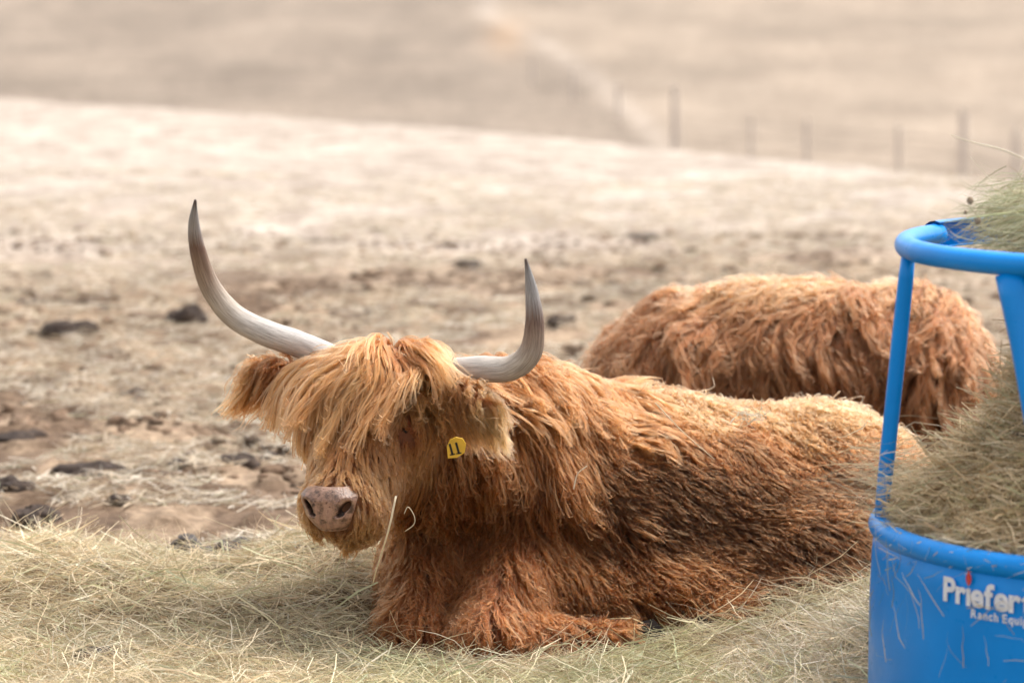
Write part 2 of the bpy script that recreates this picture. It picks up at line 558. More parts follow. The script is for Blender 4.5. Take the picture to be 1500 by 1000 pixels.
def build_ground():
    ys = np.concatenate([[-80, -30, -12, -5, -1, 1, 3, 4.5, 5.5, 6.2], np.arange(6.6, 12.0, 0.024), 12.0 * 1.0065 ** np.arange(0, 210)])
    ys = np.concatenate([ys, np.geomspace(ys[-1] * 1.01, 1500, 70)])
    uc = np.arange(-0.19, 0.1901, 0.0019)
    side = np.geomspace(0.2, 12, 22)
    us = np.concatenate([-side[::-1], uc, side])
    Yg, Ug = np.meshgrid(ys, us, indexing='ij')
    X = Ug * np.maximum(Yg, 6.0)
    Z = terrain(X, Yg) + heap(X, Yg)[0]
    V = np.stack([X, Yg, Z], -1).reshape(-1, 3)
    ny, nu = Yg.shape
    a = (np.arange(ny - 1)[:, None] * nu + np.arange(nu - 1)[None]).ravel()
    Q = np.stack([a, a + 1, a + nu + 1, a + nu], 1)
    x, y = V[:, 0], V[:, 1]
    cy = crest_y(x, y)
    churn = np.array([0.30, 0.228, 0.162])
    pale = np.array([0.45, 0.40, 0.352])
    brown = np.array([0.125, 0.085, 0.058])
    hayc = np.array([0.17, 0.13, 0.08])  # under the hay: darkened so gaps between strands look shaded
    hill = np.array([0.255, 0.215, 0.176])
    hill2 = np.array([0.30, 0.252, 0.203])
    gold = np.array([0.46, 0.30, 0.17])
    nz = fbm(xy0(x, y, 0.55, 4.0), 4)
    t = sstep(13.0, 21.0, y + 7 * (nz - 0.5))
    c = churn[None] * (1 - t[:, None]) + pale[None] * t[:, None]
    # bare trodden earth shows between the straw
    b = sstep(0.46, 0.57, fbm(xy0(x, y * 0.5, 5.0, 8.0), 5)) * (1 - 0.8 * t) * 0.85 * sstep(7.5, 9, y)
    c = c * (1 - b[:, None]) + brown[None] * b[:, None]
    hm = heap(x, y)[1]
    c = c * (1 - hm[:, None]) + hayc[None] * hm[:, None]
    # far side of the dip
    u = x / np.maximum(y, 1)
    line = -0.012 + 0.062 * (1 - np.clip((y - 62) / 70, 0, 1))     # track running up the slope
    side_ = sstep(-0.006, 0.006, u - line)
    hc = hill[None] * (1 - side_[:, None]) + hill2[None] * side_[:, None]
    tr = np.exp(-((u - line - 0.004) / 0.004) ** 2)
    hc = hc * (1 - 0.5 * tr[:, None]) + pale[None] * 0.5 * tr[:, None]
    gb = np.exp(-(((u + 0.002) / 0.006) ** 2 + ((y - 118) / 10) ** 2)) * 0.4
    hc = hc * (1 - gb[:, None]) + gold[None] * gb[:, None]
    hc = hc * (0.55 + 0.55 * fbm(xy0(x, y * 0.5, 0.22, 6.0), 5) + 0.35 * fbm(xy0(x, y * 0.4, 0.9, 16.0), 3))[:, None]
    o = sstep(2.5, 5.0, y - cy)
    c = c * (1 - o[:, None]) + hc * o[:, None]
    g = mesh_obj('ground', V, Q, M_GROUND, col=c)
    g['kind'] = 'structure'
    return g


build_ground()


# ------------------------------------------------------------------ distant fence
def build_fence():
    base = at(1180, 230, 66)
    bz = float(terrain(np.array([base[0]]), np.array([66.0]))[0])
    f = empty('wire_fence', (base[0], 66.0, bz))
    tag(f, 'blurred fence of grey wooden posts and wire at the foot of the far slope', 'fence')
    tops = []
    for px, Y, h, r in [(780, 92, .75, .05), (840, 85, .8, .05), (905, 78, .85, .045), (990, 69, 1.35, .075), (1100, 66, .85, .045), (1182, 64, 1.0, .045), 
                        (1318, 62, 1.0, .045), (1411, 60.5, 1.35, .075), (1490, 59.5, 1.15, .06), (1570, 59, 1.0, .1), (1650, 58.7, 1.0, .1)]:
        x = (px - 750) / F * Y
        z = float(terrain(np.array([x]), np.array([Y]))[0])
        k = np.linspace(0, 1, 5)
        lean = random.uniform(-.04, .04)
        path = np.stack([x + lean * k, np.full(5, float(Y)), z - 0.1 + (h + 0.1 + 0.0) * k], 1)
        V, Fc = tube(path, [r * 1.05, r, r * .97, r * .95, r * .9], 8)
        mesh_obj('post', V, Fc, M_WOOD, f, smooth=False)
        tops.append((x + lean * .8, Y, z + .8))
    for dz in (0, -0.3, -0.6):
        V, Fc = tube(np.array(tops) + np.array([0, -0.1, dz]), 0.005, 4)
        mesh_obj('wire', V, Fc, M_WIRE, f)


build_fence()


# ------------------------------------------------------------------ hay strands
HAYC = np.array([[0.53, 0.43, 0.305], [0.60, 0.51, 0.395], [0.48, 0.43, 0.30], [0.41, 0.41, 0.275], [0.66, 0.59, 0.49], [0.36, 0.26, 0.17], [0.49, 0.475, 0.385]])
HAYW = np.array([.25, .2, .16, .1, .12, .09, .08])


def strands(P0, D, L, W, bend, mask=None, gain=1.0, segs=4, lift=None, weights=None):
    """ribbons: start points, directions, lengths, widths -> verts, quads, colours"""
    n = len(P0)
    s = np.linspace(-0.5, 0.5, segs + 1)
    B = nrm(np.cross(D, rng.normal(size=(n, 3))))
    pts = P0[:, None] + D[:, None] * (s[None, :, None] * L[:, None, None]) + B[:, None] * (bend * L)[:, None, None] * (s[None, :, None] ** 2 * 4 - 0.5)
    kink = rng.normal(size=(n, segs + 1, 3)) * (0.02 * L)[:, None, None]
    pts = pts + kink
    Wd = nrm(np.cross(D, rng.normal(size=(n, 3))))
    taper = np.interp(np.linspace(0, 1, segs + 1), [0, .3, 1], [.7, 1, .25])
    off = Wd[:, None] * (W[:, None] * taper[None])[..., None] * 0.5
    V = np.stack([pts - off, pts + off], 2).reshape(-1, 3)
    base = (np.arange(n) * 2 * (segs + 1))[:, None] + 2 * np.arange(segs)[None]
    Q = np.stack([base, base + 1, base + 3, base + 2], -1).reshape(-1, 4)
    ci = rng.choice(len(HAYC), n, p=HAYW if weights is None else weights)
    c = HAYC[ci] * rng.uniform(.66, 1.3, (n, 1)) * gain
    C = np.repeat(c, 2 * (segs + 1), 0)
    return V, Q, C, pts


def join(parts):
    V, Q, C, o = [], [], [], 0
    for v, q, c in parts:
        V.append(v); Q.append(q + o); C.append(c); o += len(v)
    return np.concatenate(V), np.concatenate(Q), np.concatenate(C)


COW_KEEP = []       # filled by the cow: distance function that keeps hay out of the hide


def ground_hay(sdfs):
    parts = []
    # dense loose hay
    n = 88000
    y = 6.7 + 2.6 * rng.random(n) ** 1.15
    x = rng.uniform(-0.215, 0.215, n) * y
    _, m = heap(x, y)
    keep = rng.random(n) < np.clip(m, 0.0, 1)
    x, y = x[keep], y[keep]; n = len(x)
    swirl = vecnoise(np.stack([x, y, x * 0], 1), 2.2)
    az = rng.uniform(0, 2 * np.pi, n) * 0.55 + np.arctan2(swirl[:, 1], swirl[:, 0])
    el = rng.normal(0.0, 0.22, n)
    D = np.stack([np.cos(az) * np.cos(el), np.sin(az) * np.cos(el), np.sin(el)], 1)
    L = rng.uniform(0.05, 0.24, n) * rng.uniform(.6, 1.2, n)
    z = ground_z(x, y) + rng.uniform(0.0, 0.022, n) + np.abs(np.sin(el)) * L * 0.4
    z = z - .006 * sstep(-.5, -.3, x) * sstep(.8, .6, x)
    tone = 0.80 + 0.55 * fbm(xy0(x, y, 2.3, 21.0), 3)
    P = np.stack([x, y, z], 1)
    V, Q, C, pts = strands(P, D, L, np.clip(.0016 * np.exp(rng.normal(0, .5, n)), .0007, .006), rng.normal(0, .12, n))
    C = C * np.repeat(tone, 10)[:, None] * np.array([1.06, 1.03, .92])
    gr = np.repeat(sstep(.55, .68, fbm(xy0(x, y, 3.3, 51.0), 3)), 10)[:, None]
    C = C * (1 - gr * np.array([[.12, .04, .15]]))
    parts.append((V, Q, C, pts))
    # taller upright bits
    n = 2600
    y = rng.uniform(6.9, 8.9, n); x = rng.uniform(-0.2, 0.2, n) * y
    k_ = (x < -.40) | (x > .55) | (rng.random(n) < .30); x, y = x[k_], y[k_]; n = len(x)
    az = rng.uniform(0, 2 * np.pi, n); el = rng.uniform(.35, 1.2, n)
    D = np.stack([np.cos(az) * np.cos(el), np.sin(az) * np.cos(el), np.sin(el)], 1)
    L = rng.uniform(.04, .11, n)
    P = np.stack([x, y, ground_z(x, y)], 1) + D * L[:, None] * .42
    parts.append(strands(P, D, L, rng.uniform(.001, .0026, n), rng.normal(0, .12, n)))
    # heap beside the feeder, wilder
    n = 7000
    x = rng.normal(.90, .16, n); y = rng.normal(7.05, .18, n)
    az = rng.uniform(0, 2 * np.pi, n); el = rng.normal(.15, .4, n)
    D = np.stack([np.cos(az) * np.cos(el), np.sin(az) * np.cos(el), np.sin(el)], 1)
    L = rng.uniform(.07, .26, n)
    P = np.stack([x, y, ground_z(x, y) + rng.uniform(0, .05, n)], 1)
    parts.append(strands(P, D, L, rng.uniform(.001, .003, n), rng.normal(0, .15, n)))
    out = []
    for V, Q, C, pts in parts:
        k = pts.shape[1]
        bad = np.zeros(len(pts), bool)
        for f in sdfs:
            bad |= (f(pts.reshape(-1, 3)).reshape(-1, k) < 0.012).any(1)
        kv = np.repeat(~bad, 2 * k)
        idx = np.cumsum(kv) - 1
        kq = np.repeat(~bad, k - 1)
        out.append((V[kv], idx[Q[kq]], C[kv]))
    V, Q, C = join(out)
    o = mesh_obj('hay_bedding', V, Q, M_HAY, col=C, smooth=False)
    tag(o, 'loose pale hay strewn over the ground round the lying cow', 'hay', kind='stuff')
    # thin straw trodden into the paddock behind
    n = 95000
    y = 8.4 * (24 / 8.6) ** (rng.random(n) ** 1.3)
    x = rng.uniform(-0.19, 0.19, n) * y
    keep = fbm(xy0(x, y * .7, 1.6, 31.0), 3) > 0.40
    x, y = x[keep], y[keep]; n = len(x)
    az = rng.uniform(0, 2 * np.pi, n); el = rng.normal(0, .15, n)
    D = np.stack([np.cos(az) * np.cos(el), np.sin(az) * np.cos(el), np.sin(el)], 1)
    L = rng.uniform(.03, .15, n)
    P = np.stack([x, y, terrain(x, y) + .006 + rng.uniform(0, .012, n)], 1)
    V, Q, C, _ = strands(P, D, L, rng.uniform(.002, .0065, n), rng.normal(0, .1, n), gain=1.0, segs=2, weights=np.array([.34, .3, .04, .02, .22, .08, 0]))
    o = mesh_obj('trodden_straw', V, Q, M_HAY, col=C, smooth=False)
    tag(o, 'thin straw trodden into the brown paddock behind the cows', 'straw', kind='stuff')


# ------------------------------------------------------------------ dung
def lumps(cx, cy, w, d, h, seed, n=5):
    r = np.random.default_rng(seed)
    z0 = float(ground_z(cx, cy)[0])
    s = SDF()
    s.ell((cx, cy, z0), (w * .42, d * .45, h * .55), k=.02)
    for _ in range(n):
        a = r.uniform(0, 2 * np.pi); q = r.uniform(.1, .32)
        s.ell((cx + w * q * math.cos(a), cy + d * q * math.sin(a), z0 + h * r.uniform(.1, .45)), (w * r.uniform(.12, .22), d * r.uniform(.12, .25), h * r.uniform(.3, .5)), k=.012)
    sz = max(w, d)
    def fn(P): return s(P) + h * 0.55 * (fbm(P * (5.0 / h) * .30 + seed * 3.1, 3) - .5) + h * .3 * (np.abs(vnoise(P * 55 + seed) - .5) - .25)
    V, Q = surface_nets(fn, (cx - w * .8, cy - d * .8, z0 - h * .5), (cx + w * .8, cy + d * .8, z0 + h * 1.5), sz / 34)
    return V, Q, (cx, cy, z0)


DUNG = [  # px, py (foot), width px, height px, label
    (135, 692, 118, 26, 'widest flat brown dung pat on the straw, left of the cow'),
    (265, 688, 46, 20, 'small brown dung clod between the widest pat and the cow'),
    (350, 682, 52, 22, 'grey dung clod just left of the red cow\'s cheek'),
    (398, 672, 36, 14, 'low dark dung clod half behind the red cow\'s cheek hair'),
    (275, 482, 48, 36, 'tall blurred dark dung mound under the curve of the long horn'),
    (55, 772, 62, 24, 'reddish brown dung clod at the rear edge of the loose hay'),
    (266, 822, 58, 32, 'glossy blue-black dung lump, the rounder of the fresh pair in the hay'),
    (338, 828, 72, 38, 'glossy black dung lump, the larger and pointed one of the fresh pair in the hay'),
    (22, 730, 48, 24, 'crumbling brown dung heap at the frame edge above the reddish clod'),
    (45, 456, 46, 14, 'flat blurred dung pat far out on the dirt at the frame edge'),
    (100, 498, 72, 20, 'broad blurred dung pat between the far flat pat and the tall mound'),
    (682, 388, 46, 15, 'lone blurred dung pat on the pale dirt beside the short horn'),
    (30, 640, 62, 12, 'thin dark dung smear at the frame edge above the widest pat'),
    (195, 584, 46, 14, 'small blurred dung pat out on the dirt left of the cow\'s ear'),
    (145, 985, 92, 30, 'crumbled dark dung half buried under the nearest hay'),
    (42, 962, 42, 15, 'little dry dung crumb on top of the nearest hay'),
    (412, 786, 36, 11, 'small dark clod below the cow\'s muzzle'),
    (820, 482, 34, 14, 'blurred dark clod in the gap between the two cows'),
    (468, 350, 60, 10, 'faint blurred clod on the pale dirt between the horns'),
    (935, 345, 52, 10, 'faint blurred clod on the pale dirt above the second cow\'s back'),
    (120, 700, 30, 14, 'little knob of dung in front of the widest pat'),
    (175, 738, 34, 13, 'low crumbly clod between the widest pat and the loose hay'),
]


def build_dung():
    for i, (px, py, wpx, hpx, lab) in enumerate(DUNG):
        g = on_ground(px, py)
        s = F / g[1]
        w_, h_ = wpx / s * 1.4, hpx / s * (1.35 if 'glossy' in lab else 0.95)
        V, Q, o = lumps(g[0], g[1], w_, min(w_ * 1.1, .25), h_, 100 + i)
        ob = mesh_obj('dung_pat', V, Q, M_FRESH if 'glossy' in lab else M_DUNG, origin=o)
        tag(ob, lab, 'dung', 'dung pats lying about the paddock')


build_dung()


def soil_crumbs():
    n = 12000
    y = 8.3 * (19 / 8.3) ** (rng.random(n) ** 1.15)
    x = rng.uniform(-0.19, 0.19, n) * y
    keep = (fbm(xy0(x, y * .6, 1.3, 41.0), 3) > .43) & (heap(x, y)[1] < .5)
    x, y = x[keep], y[keep]; n = len(x)
    r = np.clip(.0075 * np.exp(rng.normal(.3, .6, n)), .004, .028)
    th = np.linspace(0, 2 * np.pi, 7)[:-1]
    rings = [(0.0, -.25), (.85, -.1), (1.0, .25), (.55, .62), (0.0, .75)]
    tv = [(0, 0, rings[0][1])]
    for q, z in rings[1:4]: tv += [(q * math.cos(a), q * math.sin(a), z) for a in th]
    tv.append((0, 0, rings[4][1])); tv = np.array(tv)
    tf = [(0, 1 + (i + 1) % 6, 1 + i, 1 + i) for i in range(6)]
    F3 = []
    for i in range(6):
        F3.append((0, 1 + (i + 1) % 6, 1 + i))
        for k in (0, 1):
            a, b = 1 + 6 * k + i, 1 + 6 * k + (i + 1) % 6
            F3 += [(a, b, b + 6), (a, b + 6, a + 6)]
        F3.append((13 + i, 13 + (i + 1) % 6, 19))
    F3 = np.array(F3); m = len(tv)
    sc3 = np.stack([r * rng.uniform(.8, 1.8, n), r * rng.uniform(.7, 1.4, n), r * rng.uniform(.6, 1.1, n)], 1)
    V = tv[None] * sc3[:, None] * rng.uniform(.65, 1.3, (n, m, 1))
    V = V + np.stack([x, y, terrain(x, y)], 1)[:, None]
    Fc = (F3[None] + (np.arange(n) * m)[:, None, None]).reshape(-1, 3)
    c = np.array([.13, .092, .065])[None] * rng.uniform(.6, 2.4, (n, 1))
    o = mesh_obj('soil_crumbs', V.reshape(-1, 3), Fc, M_GROUND, col=np.repeat(c, m, 0))
    tag(o, 'crumbs of brown soil and dung scattered over the trodden paddock', 'soil', kind='stuff')


soil_crumbs()


# ------------------------------------------------------------------ hair
def tri_sample(V, Q, n, wfun=None):
    T = np.concatenate([Q[:, [0, 1, 2]], Q[:, [0, 2, 3]]])
    a, b, c = V[T[:, 0]], V[T[:, 1]], V[T[:, 2]]
    area = np.linalg.norm(np.cross(b - a, c - a), axis=1) * .5
    if wfun is not None: area = area * wfun((a + b + c) / 3)
    cs = np.cumsum(area)
    i = np.searchsorted(cs, rng.random(n) * cs[-1])
    i = np.minimum(i, len(T) - 1)
    u, v = rng.random(n), rng.random(n)
    f = u + v > 1
    u[f], v[f] = 1 - u[f], 1 - v[f]
    return a[i] + (b[i] - a[i]) * u[:, None] + (c[i] - a[i]) * v[:, None]


def grow(P, Nn, L, flow, lift, sdf, K=9, turn=0.5, grav=0.1, swirl=0.35, sfreq=9.0, seed=0.0, clear=0.004):
    """guide locks: integrate from the skin along a combing direction, kept outside the hide"""
    n = len(P)
    lift = np.broadcast_to(lift, (n,)); grav = np.broadcast_to(grav, (n,)); swirl = np.broadcast_to(swirl, (n,))
    g = np.empty((n, K, 3)); g[:, 0] = P
    d = nrm(flow(P, Nn) + Nn * lift[:, None] + swirl[:, None] * vecnoise(P, sfreq, seed))
    p = P.copy()
    for k in range(1, K):
        p = p + d * (L / (K - 1))[:, None]
        sdv = sdf(p); gr = sdf.grad(p)
        pen = np.maximum(clear + lift * 0.01 * min(k, 3) - sdv, 0)
        p = p + gr * pen[:, None]
        g[:, k] = p
        fl = flow(p, gr)
        d = nrm(d + turn * fl + swirl[:, None] * 0.6 * vecnoise(p, sfreq * 1.4, seed + 5) + np.array([0, 0, -1.0]) * grav[:, None])
        inw = (d * gr).sum(-1)
        d = nrm(d - gr * np.minimum(inw, 0)[:, None] * (pen > 0)[:, None])
    return g


def hairs(name, parent, G, roots, glen, col, clump=0.75, power=1.3, wave=0.004, wfreq=2.2, rad=0.0005, jitter=0.006, mat=None, lvar=0.25, fly=0.06, wisp=6, spread=.0022):
    """wisps round guide locks, hairs round wisps -> one curves object. col: colour per root; glen: length per guide"""
    n, K = len(roots), G.shape[1]
    kd = kdtree.KDTree(len(G))
    for i, p in enumerate(G[:, 0]): kd.insert(p, i)
    kd.balance()
    gi = np.fromiter((kd.find(p)[1] for p in roots), int, n)
    t = np.linspace(0, 1, K)
    ls = np.clip(1 + rng.normal(0, lvar, n), .35, 1.5)
    gg = G[gi]
    tt = np.clip(ls[:, None] * t[None], 0, 1) * (K - 1)
    i0 = np.minimum(tt.astype(int), K - 2); f = (tt - i0)[..., None]
    ar = np.arange(n)[:, None]
    gp = gg[ar, i0] * (1 - f) + gg[ar, i0 + 1] * f
    off = roots - gg[:, 0]
    cl = np.broadcast_to(clump, (len(G),))[gi] * rng.uniform(.7, 1.1, n)
    flyer = rng.random(n) < fly
    cl = np.where(flyer, cl * .15, np.minimum(cl, .97))
    keep = 1 - cl[:, None] * (t[None] ** power) ** 0.8
    pts = gp + off[:, None] * keep[..., None]
    T = nrm(gg[:, -1] - gg[:, 0])
    A = nrm(np.cross(T, np.array([.31, .2, .93]))); B = np.cross(T, A)
    ph = (vnoise(gg[:, 0] * 40) * 30)[:, None] + rng.normal(0, .35, (n, 1))
    wv = np.broadcast_to(wave, (len(G),))[gi][:, None] * t[None] * rng.uniform(.6, 1.3, (n, 1))
    fr = wfreq * (0.7 + 0.6 * vnoise(gg[:, 0] * 25 + 3))[:, None]
    pts = pts + A[:, None] * (wv * np.sin(t[None] * fr * 6.28 + ph))[..., None] + B[:, None] * (wv * .8 * np.cos(t[None] * fr * 5.1 + ph * 1.7))[..., None]
    jitter = np.broadcast_to(np.asarray(jitter, float).reshape(-1, 1), (n, 1))
    jt = rng.normal(size=(n, 3)) * jitter * np.where(flyer, 2.6, 1.0)[:, None]
    jt2 = rng.normal(size=(n, 3)) * (jitter * .6)
    pts = pts + jt[:, None] * (t[None, :, None] ** 1.5) + jt2[:, None] * np.sin(t * 5.5 + 1)[None, :, None] * t[None, :, None]
    gv = (0.55 + 0.85 * vnoise(gg[:, 0] * 300 + 9)) * rng.uniform(.72, 1.28, n)
    c1 = np.clip(col * gv[:, None], .002, .93)
    # several hairs follow every wisp
    m = n * wisp
    W = np.repeat(pts, wisp, 0)
    o = rng.normal(size=(m, 3)) * spread
    o2 = rng.normal(size=(m, 3)) * spread * .5
    prof = np.interp(t, [0, .35, .8, 1], [1.5, .75, .45, .75])
    W = W + o[:, None] * prof[None, :, None] + o2[:, None] * (t ** 2)[None, :, None]
    hc = bpy.data.hair_curves.new(name)
    hc.add_curves([K] * m)
    base = world_loc(parent)
    hc.attributes['position'].data.foreach_set('vector', (W - base).astype(np.float32).ravel())
    ra = hc.attributes.get('radius') or hc.attributes.new('radius', 'FLOAT', 'POINT')
    rr = rad * rng.uniform(.7, 1.25, (m, 1)) * np.interp(t, [0, .15, .6, 1], [.7, 1, .85, .18])[None]
    ra.data.foreach_set('value', rr.astype(np.float32).ravel())
    ca = hc.attributes.new('tint', 'FLOAT_COLOR', 'CURVE')
    c = np.ones((m, 4), np.float32)
    c[:, :3] = np.clip(np.repeat(c1, wisp, 0) * rng.uniform(.9, 1.1, (m, 1)), .002, .93)
    ca.data.foreach_set('color', c.ravel())
    hc.materials.append(mat or M_HAIR)
    o = bpy.data.objects.new(name, hc)
    COL.objects.link(o)
    o.parent = parent
    return o


def tangent(v, n):
    return nrm(v - n * (v * n).sum(-1, keepdims=True))


GINGER = np.array([0.42, 0.135, 0.048])
BLOND = np.array([0.50, 0.222, 0.092])
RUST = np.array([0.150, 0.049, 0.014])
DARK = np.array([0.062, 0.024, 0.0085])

# ------------------------------------------------------------------ the cow in front
TH = R(17)
AX = np.array([math.cos(TH), math.sin(TH), 0.0])      # towards the rump
LA = np.array([math.sin(TH), -math.cos(TH), 0.0])     # towards the viewer
UP = np.array([0, 0, 1.0])
FR = np.stack([AX, LA, UP])

# head frame
HO = at(554, 498, 7.60)
HN = at(480, 738, 7.25)
hv = nrm(HN - HO)
rv = np.array([0.85, -0.48, -0.20]); rv = nrm(rv - hv * (rv @ hv))
nv = np.cross(hv, rv)
HF = np.stack([rv, hv, nv])
HL = float(np.linalg.norm(HN - HO))


def hp(r, h, n): return HO + rv * r + hv * h + nv * n


def head_co(P): return (P - HO) @ HF.T


cow1 = SDF()
cow1.ell(at(745, 735, 7.98), (.26, .28, .335), FR, .05)
cow1.ell(at(960, 765, 8.08), (.46, .31, .295), FR, .08)
cow1.ell(at(1200, 770, 8.24), (.31, .31, .30), FR, .08)
cow1.ell(at(1190, 850, 7.95), (.25, .18, .20), FR, .06)
cow1.cone(at(800, 624, 8.03), at(940, 640, 8.10), .085, .08, .10)
cow1.cone(at(980, 655, 8.12), at(1180, 672, 8.2), .09, .09, .10)
cow1.cone(hp(0, .14, -.20), at(760, 700, 7.95), .13, .23, .10)
cow1.ell(at(770, 885, 7.80), (.18, .17, .15), FR, .05)
cow1.ell(at(960, 890, 7.84), (.36, .20, .15), FR, .08)
cow1.ell(at(640, 840, 7.80), (.13, .14, .17), FR, .06)
cow1.cone(at(640, 825, 7.76), at(610, 930, 7.57), .10, .060, .035)
cow1.cone(at(610, 934, 7.57), at(690, 948, 7.70), .055, .045, .03)
cow1.cone(at(770, 850, 7.72), at(716, 938, 7.46), .12, .066, .06)
cow1.cone(at(716, 942, 7.46), at(920, 944, 7.57), .058, .045, .04)
cow1.cone(at(1230, 885, 7.80), at(1060, 928, 7.66), .085, .055, .05)
# head
H1 = [
    ('e', (0, .13, -.115), (.150, .160, .125), .03),
    ('c', (0, .17, -.115), (0, .415, -.085), .136, .076, .04),
    ('e', (0, .440, -.080), (.090, .058, .066), .03), ('e', (.062, .435, -.118), (.036, .045, .040), .02), ('e', (-.062, .435, -.118), (.036, .045, .040), .02),
    ('c', (0, .18, -.21), (0, .40, -.145), .108, .056, .05),
    ('e', (0, .420, -.165), (.062, .050, .040), .012),
    ('e', (.108, .21, -.075), (.04, .05, .04), .03), ('e', (-.108, .21, -.075), (.04, .05, .04), .03),
]
headf = SDF()
for q in H1:
    if q[0] == 'e':
        cow1.ell(hp(*q[1]), q[2], HF, q[3]); headf.ell(hp(*q[1]), q[2], HF, q[3])
    else:
        cow1.cone(hp(*q[1]), hp(*q[2]), q[3], q[4], q[5]); headf.cone(hp(*q[1]), hp(*q[2]), q[3], q[4], q[5])

cow1_e = empty('highland_cow', (at(900, 930, 7.9)[0], 7.9, 0.0))
tag(cow1_e, 'long-haired ginger highland cow with two upswept horns and a yellow ear tag, lying in hay', 'cow', 'highland cows lying in the paddock')

bV, bQ = surface_nets(cow1, (-.85, 7.0, -.07), (1.45, 8.75, .85), .014)


def hit(px, py, f=cow1):
    """point where the sight line through a pixel meets the hide"""
    d = nrm(at(px, py, 8.0) - EYE); t = 6.8
    for _ in range(80): t += float(f((EYE + d * t)[None])[0]) * .8
    return EYE + d * t


NOSE_P = hit(481, 745)
EYES = [hit(592, 634), hit(441, 614)]
MOUTH = np.array([hit(x, y) for x, y in [(432, 776), (455, 783), (485, 787), (512, 793), (535, 801), (560, 800)]])


def cow_regions(P):
    """body coordinates: px-like position along the back, height, and region weights"""
    L = (P - at(745, 735, 7.98)) @ FR.T
    a = L[:, 0]; z = P[:, 2]; side = L[:, 1]
    h = head_co(P)
    hd = sstep(.05, -.02, headf(P)) * (P[:, 1] < 7.78)
    nzv = fbm(P * 7 + 4, 3)
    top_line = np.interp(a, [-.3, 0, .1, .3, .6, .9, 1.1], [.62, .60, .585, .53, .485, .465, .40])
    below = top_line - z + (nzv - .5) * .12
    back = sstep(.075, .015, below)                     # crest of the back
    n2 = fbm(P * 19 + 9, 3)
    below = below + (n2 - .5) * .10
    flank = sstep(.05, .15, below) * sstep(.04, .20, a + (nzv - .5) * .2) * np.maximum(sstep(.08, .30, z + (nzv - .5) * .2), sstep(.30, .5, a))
    return a, z, side, h, hd, back, flank, below, nzv


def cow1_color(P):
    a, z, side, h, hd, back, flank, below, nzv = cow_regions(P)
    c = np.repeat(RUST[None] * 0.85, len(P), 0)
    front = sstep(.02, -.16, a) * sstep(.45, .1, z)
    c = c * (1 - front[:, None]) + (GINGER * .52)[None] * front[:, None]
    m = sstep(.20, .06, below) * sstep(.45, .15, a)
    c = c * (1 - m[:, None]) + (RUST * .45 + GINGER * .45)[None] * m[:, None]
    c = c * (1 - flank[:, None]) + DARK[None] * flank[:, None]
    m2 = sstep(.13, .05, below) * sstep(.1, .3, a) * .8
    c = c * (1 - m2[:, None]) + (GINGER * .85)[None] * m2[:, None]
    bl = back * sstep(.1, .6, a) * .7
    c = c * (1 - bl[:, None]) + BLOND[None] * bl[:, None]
    # head
    mz = sstep(.40, .47, h[:, 1])
    mz = np.maximum(mz, .75 * sstep(.26, .40, h[:, 1]))
    ch = GINGER[None] * (1 - .6 * mz[:, None]) + (BLOND * .6)[None] * mz[:, None]
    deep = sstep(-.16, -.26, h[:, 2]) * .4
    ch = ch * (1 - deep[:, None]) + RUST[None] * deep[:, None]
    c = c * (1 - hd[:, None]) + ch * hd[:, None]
    return c


mesh_obj('body', bV, bQ, M_SKIN, cow1_e, col=cow1_color(bV) * .35)  # undercoat brown, painted darker still so gaps between locks look shaded

NOSE_C = (0, .470, -.066)


def cow1_flow(P, n):
    a, z, side, h, hd, back, flank, below, nzv = cow_regions(P)
    down = np.array([0, 0, -1.0])
    # body: shoulders hang down, ribs sweep backwards and down
    bk = np.interp(a, [-.3, -.1, .1, .3, .7, 1.2], [-.05, .05, .25, .75, .9, .8])
    bk = bk + sstep(.45, .2, z) * np.interp(a, [-.2, 0, .25, .6], [0, .05, .45, .3])
    v = down[None] * (1.0 - .35 * flank[:, None]) + AX[None] * bk[:, None]
    v = v + LA[None] * (back * .35 * np.sign(side + 1e-6))[:, None]
    v = v + (flank * .5)[:, None] * vecnoise(P, 9.0, 2.0)
    # head: hair parts at the crown, fans down the face, then outwards over the cheeks
    hr, hh, hn = h[:, 0], h[:, 1], h[:, 2]
    fan = np.clip((hr - .045) / .11, -.75, 1.4) * sstep(.30, .0, hh) * .62 - .14 * sstep(.2, .0, hh)
    out = np.clip(hr / .09, -1.4, 1.4) * sstep(.26, .40, hh) * .55
    vh = hv[None] * 1.0 + rv[None] * (fan + out)[:, None] - nv[None] * (.30 + .5 * sstep(.05, .12, np.abs(hr)))[:, None]
    vh = vh + down[None] * .35
    v = v * (1 - hd[:, None]) + vh * hd[:, None]
    return tangent(v, n)


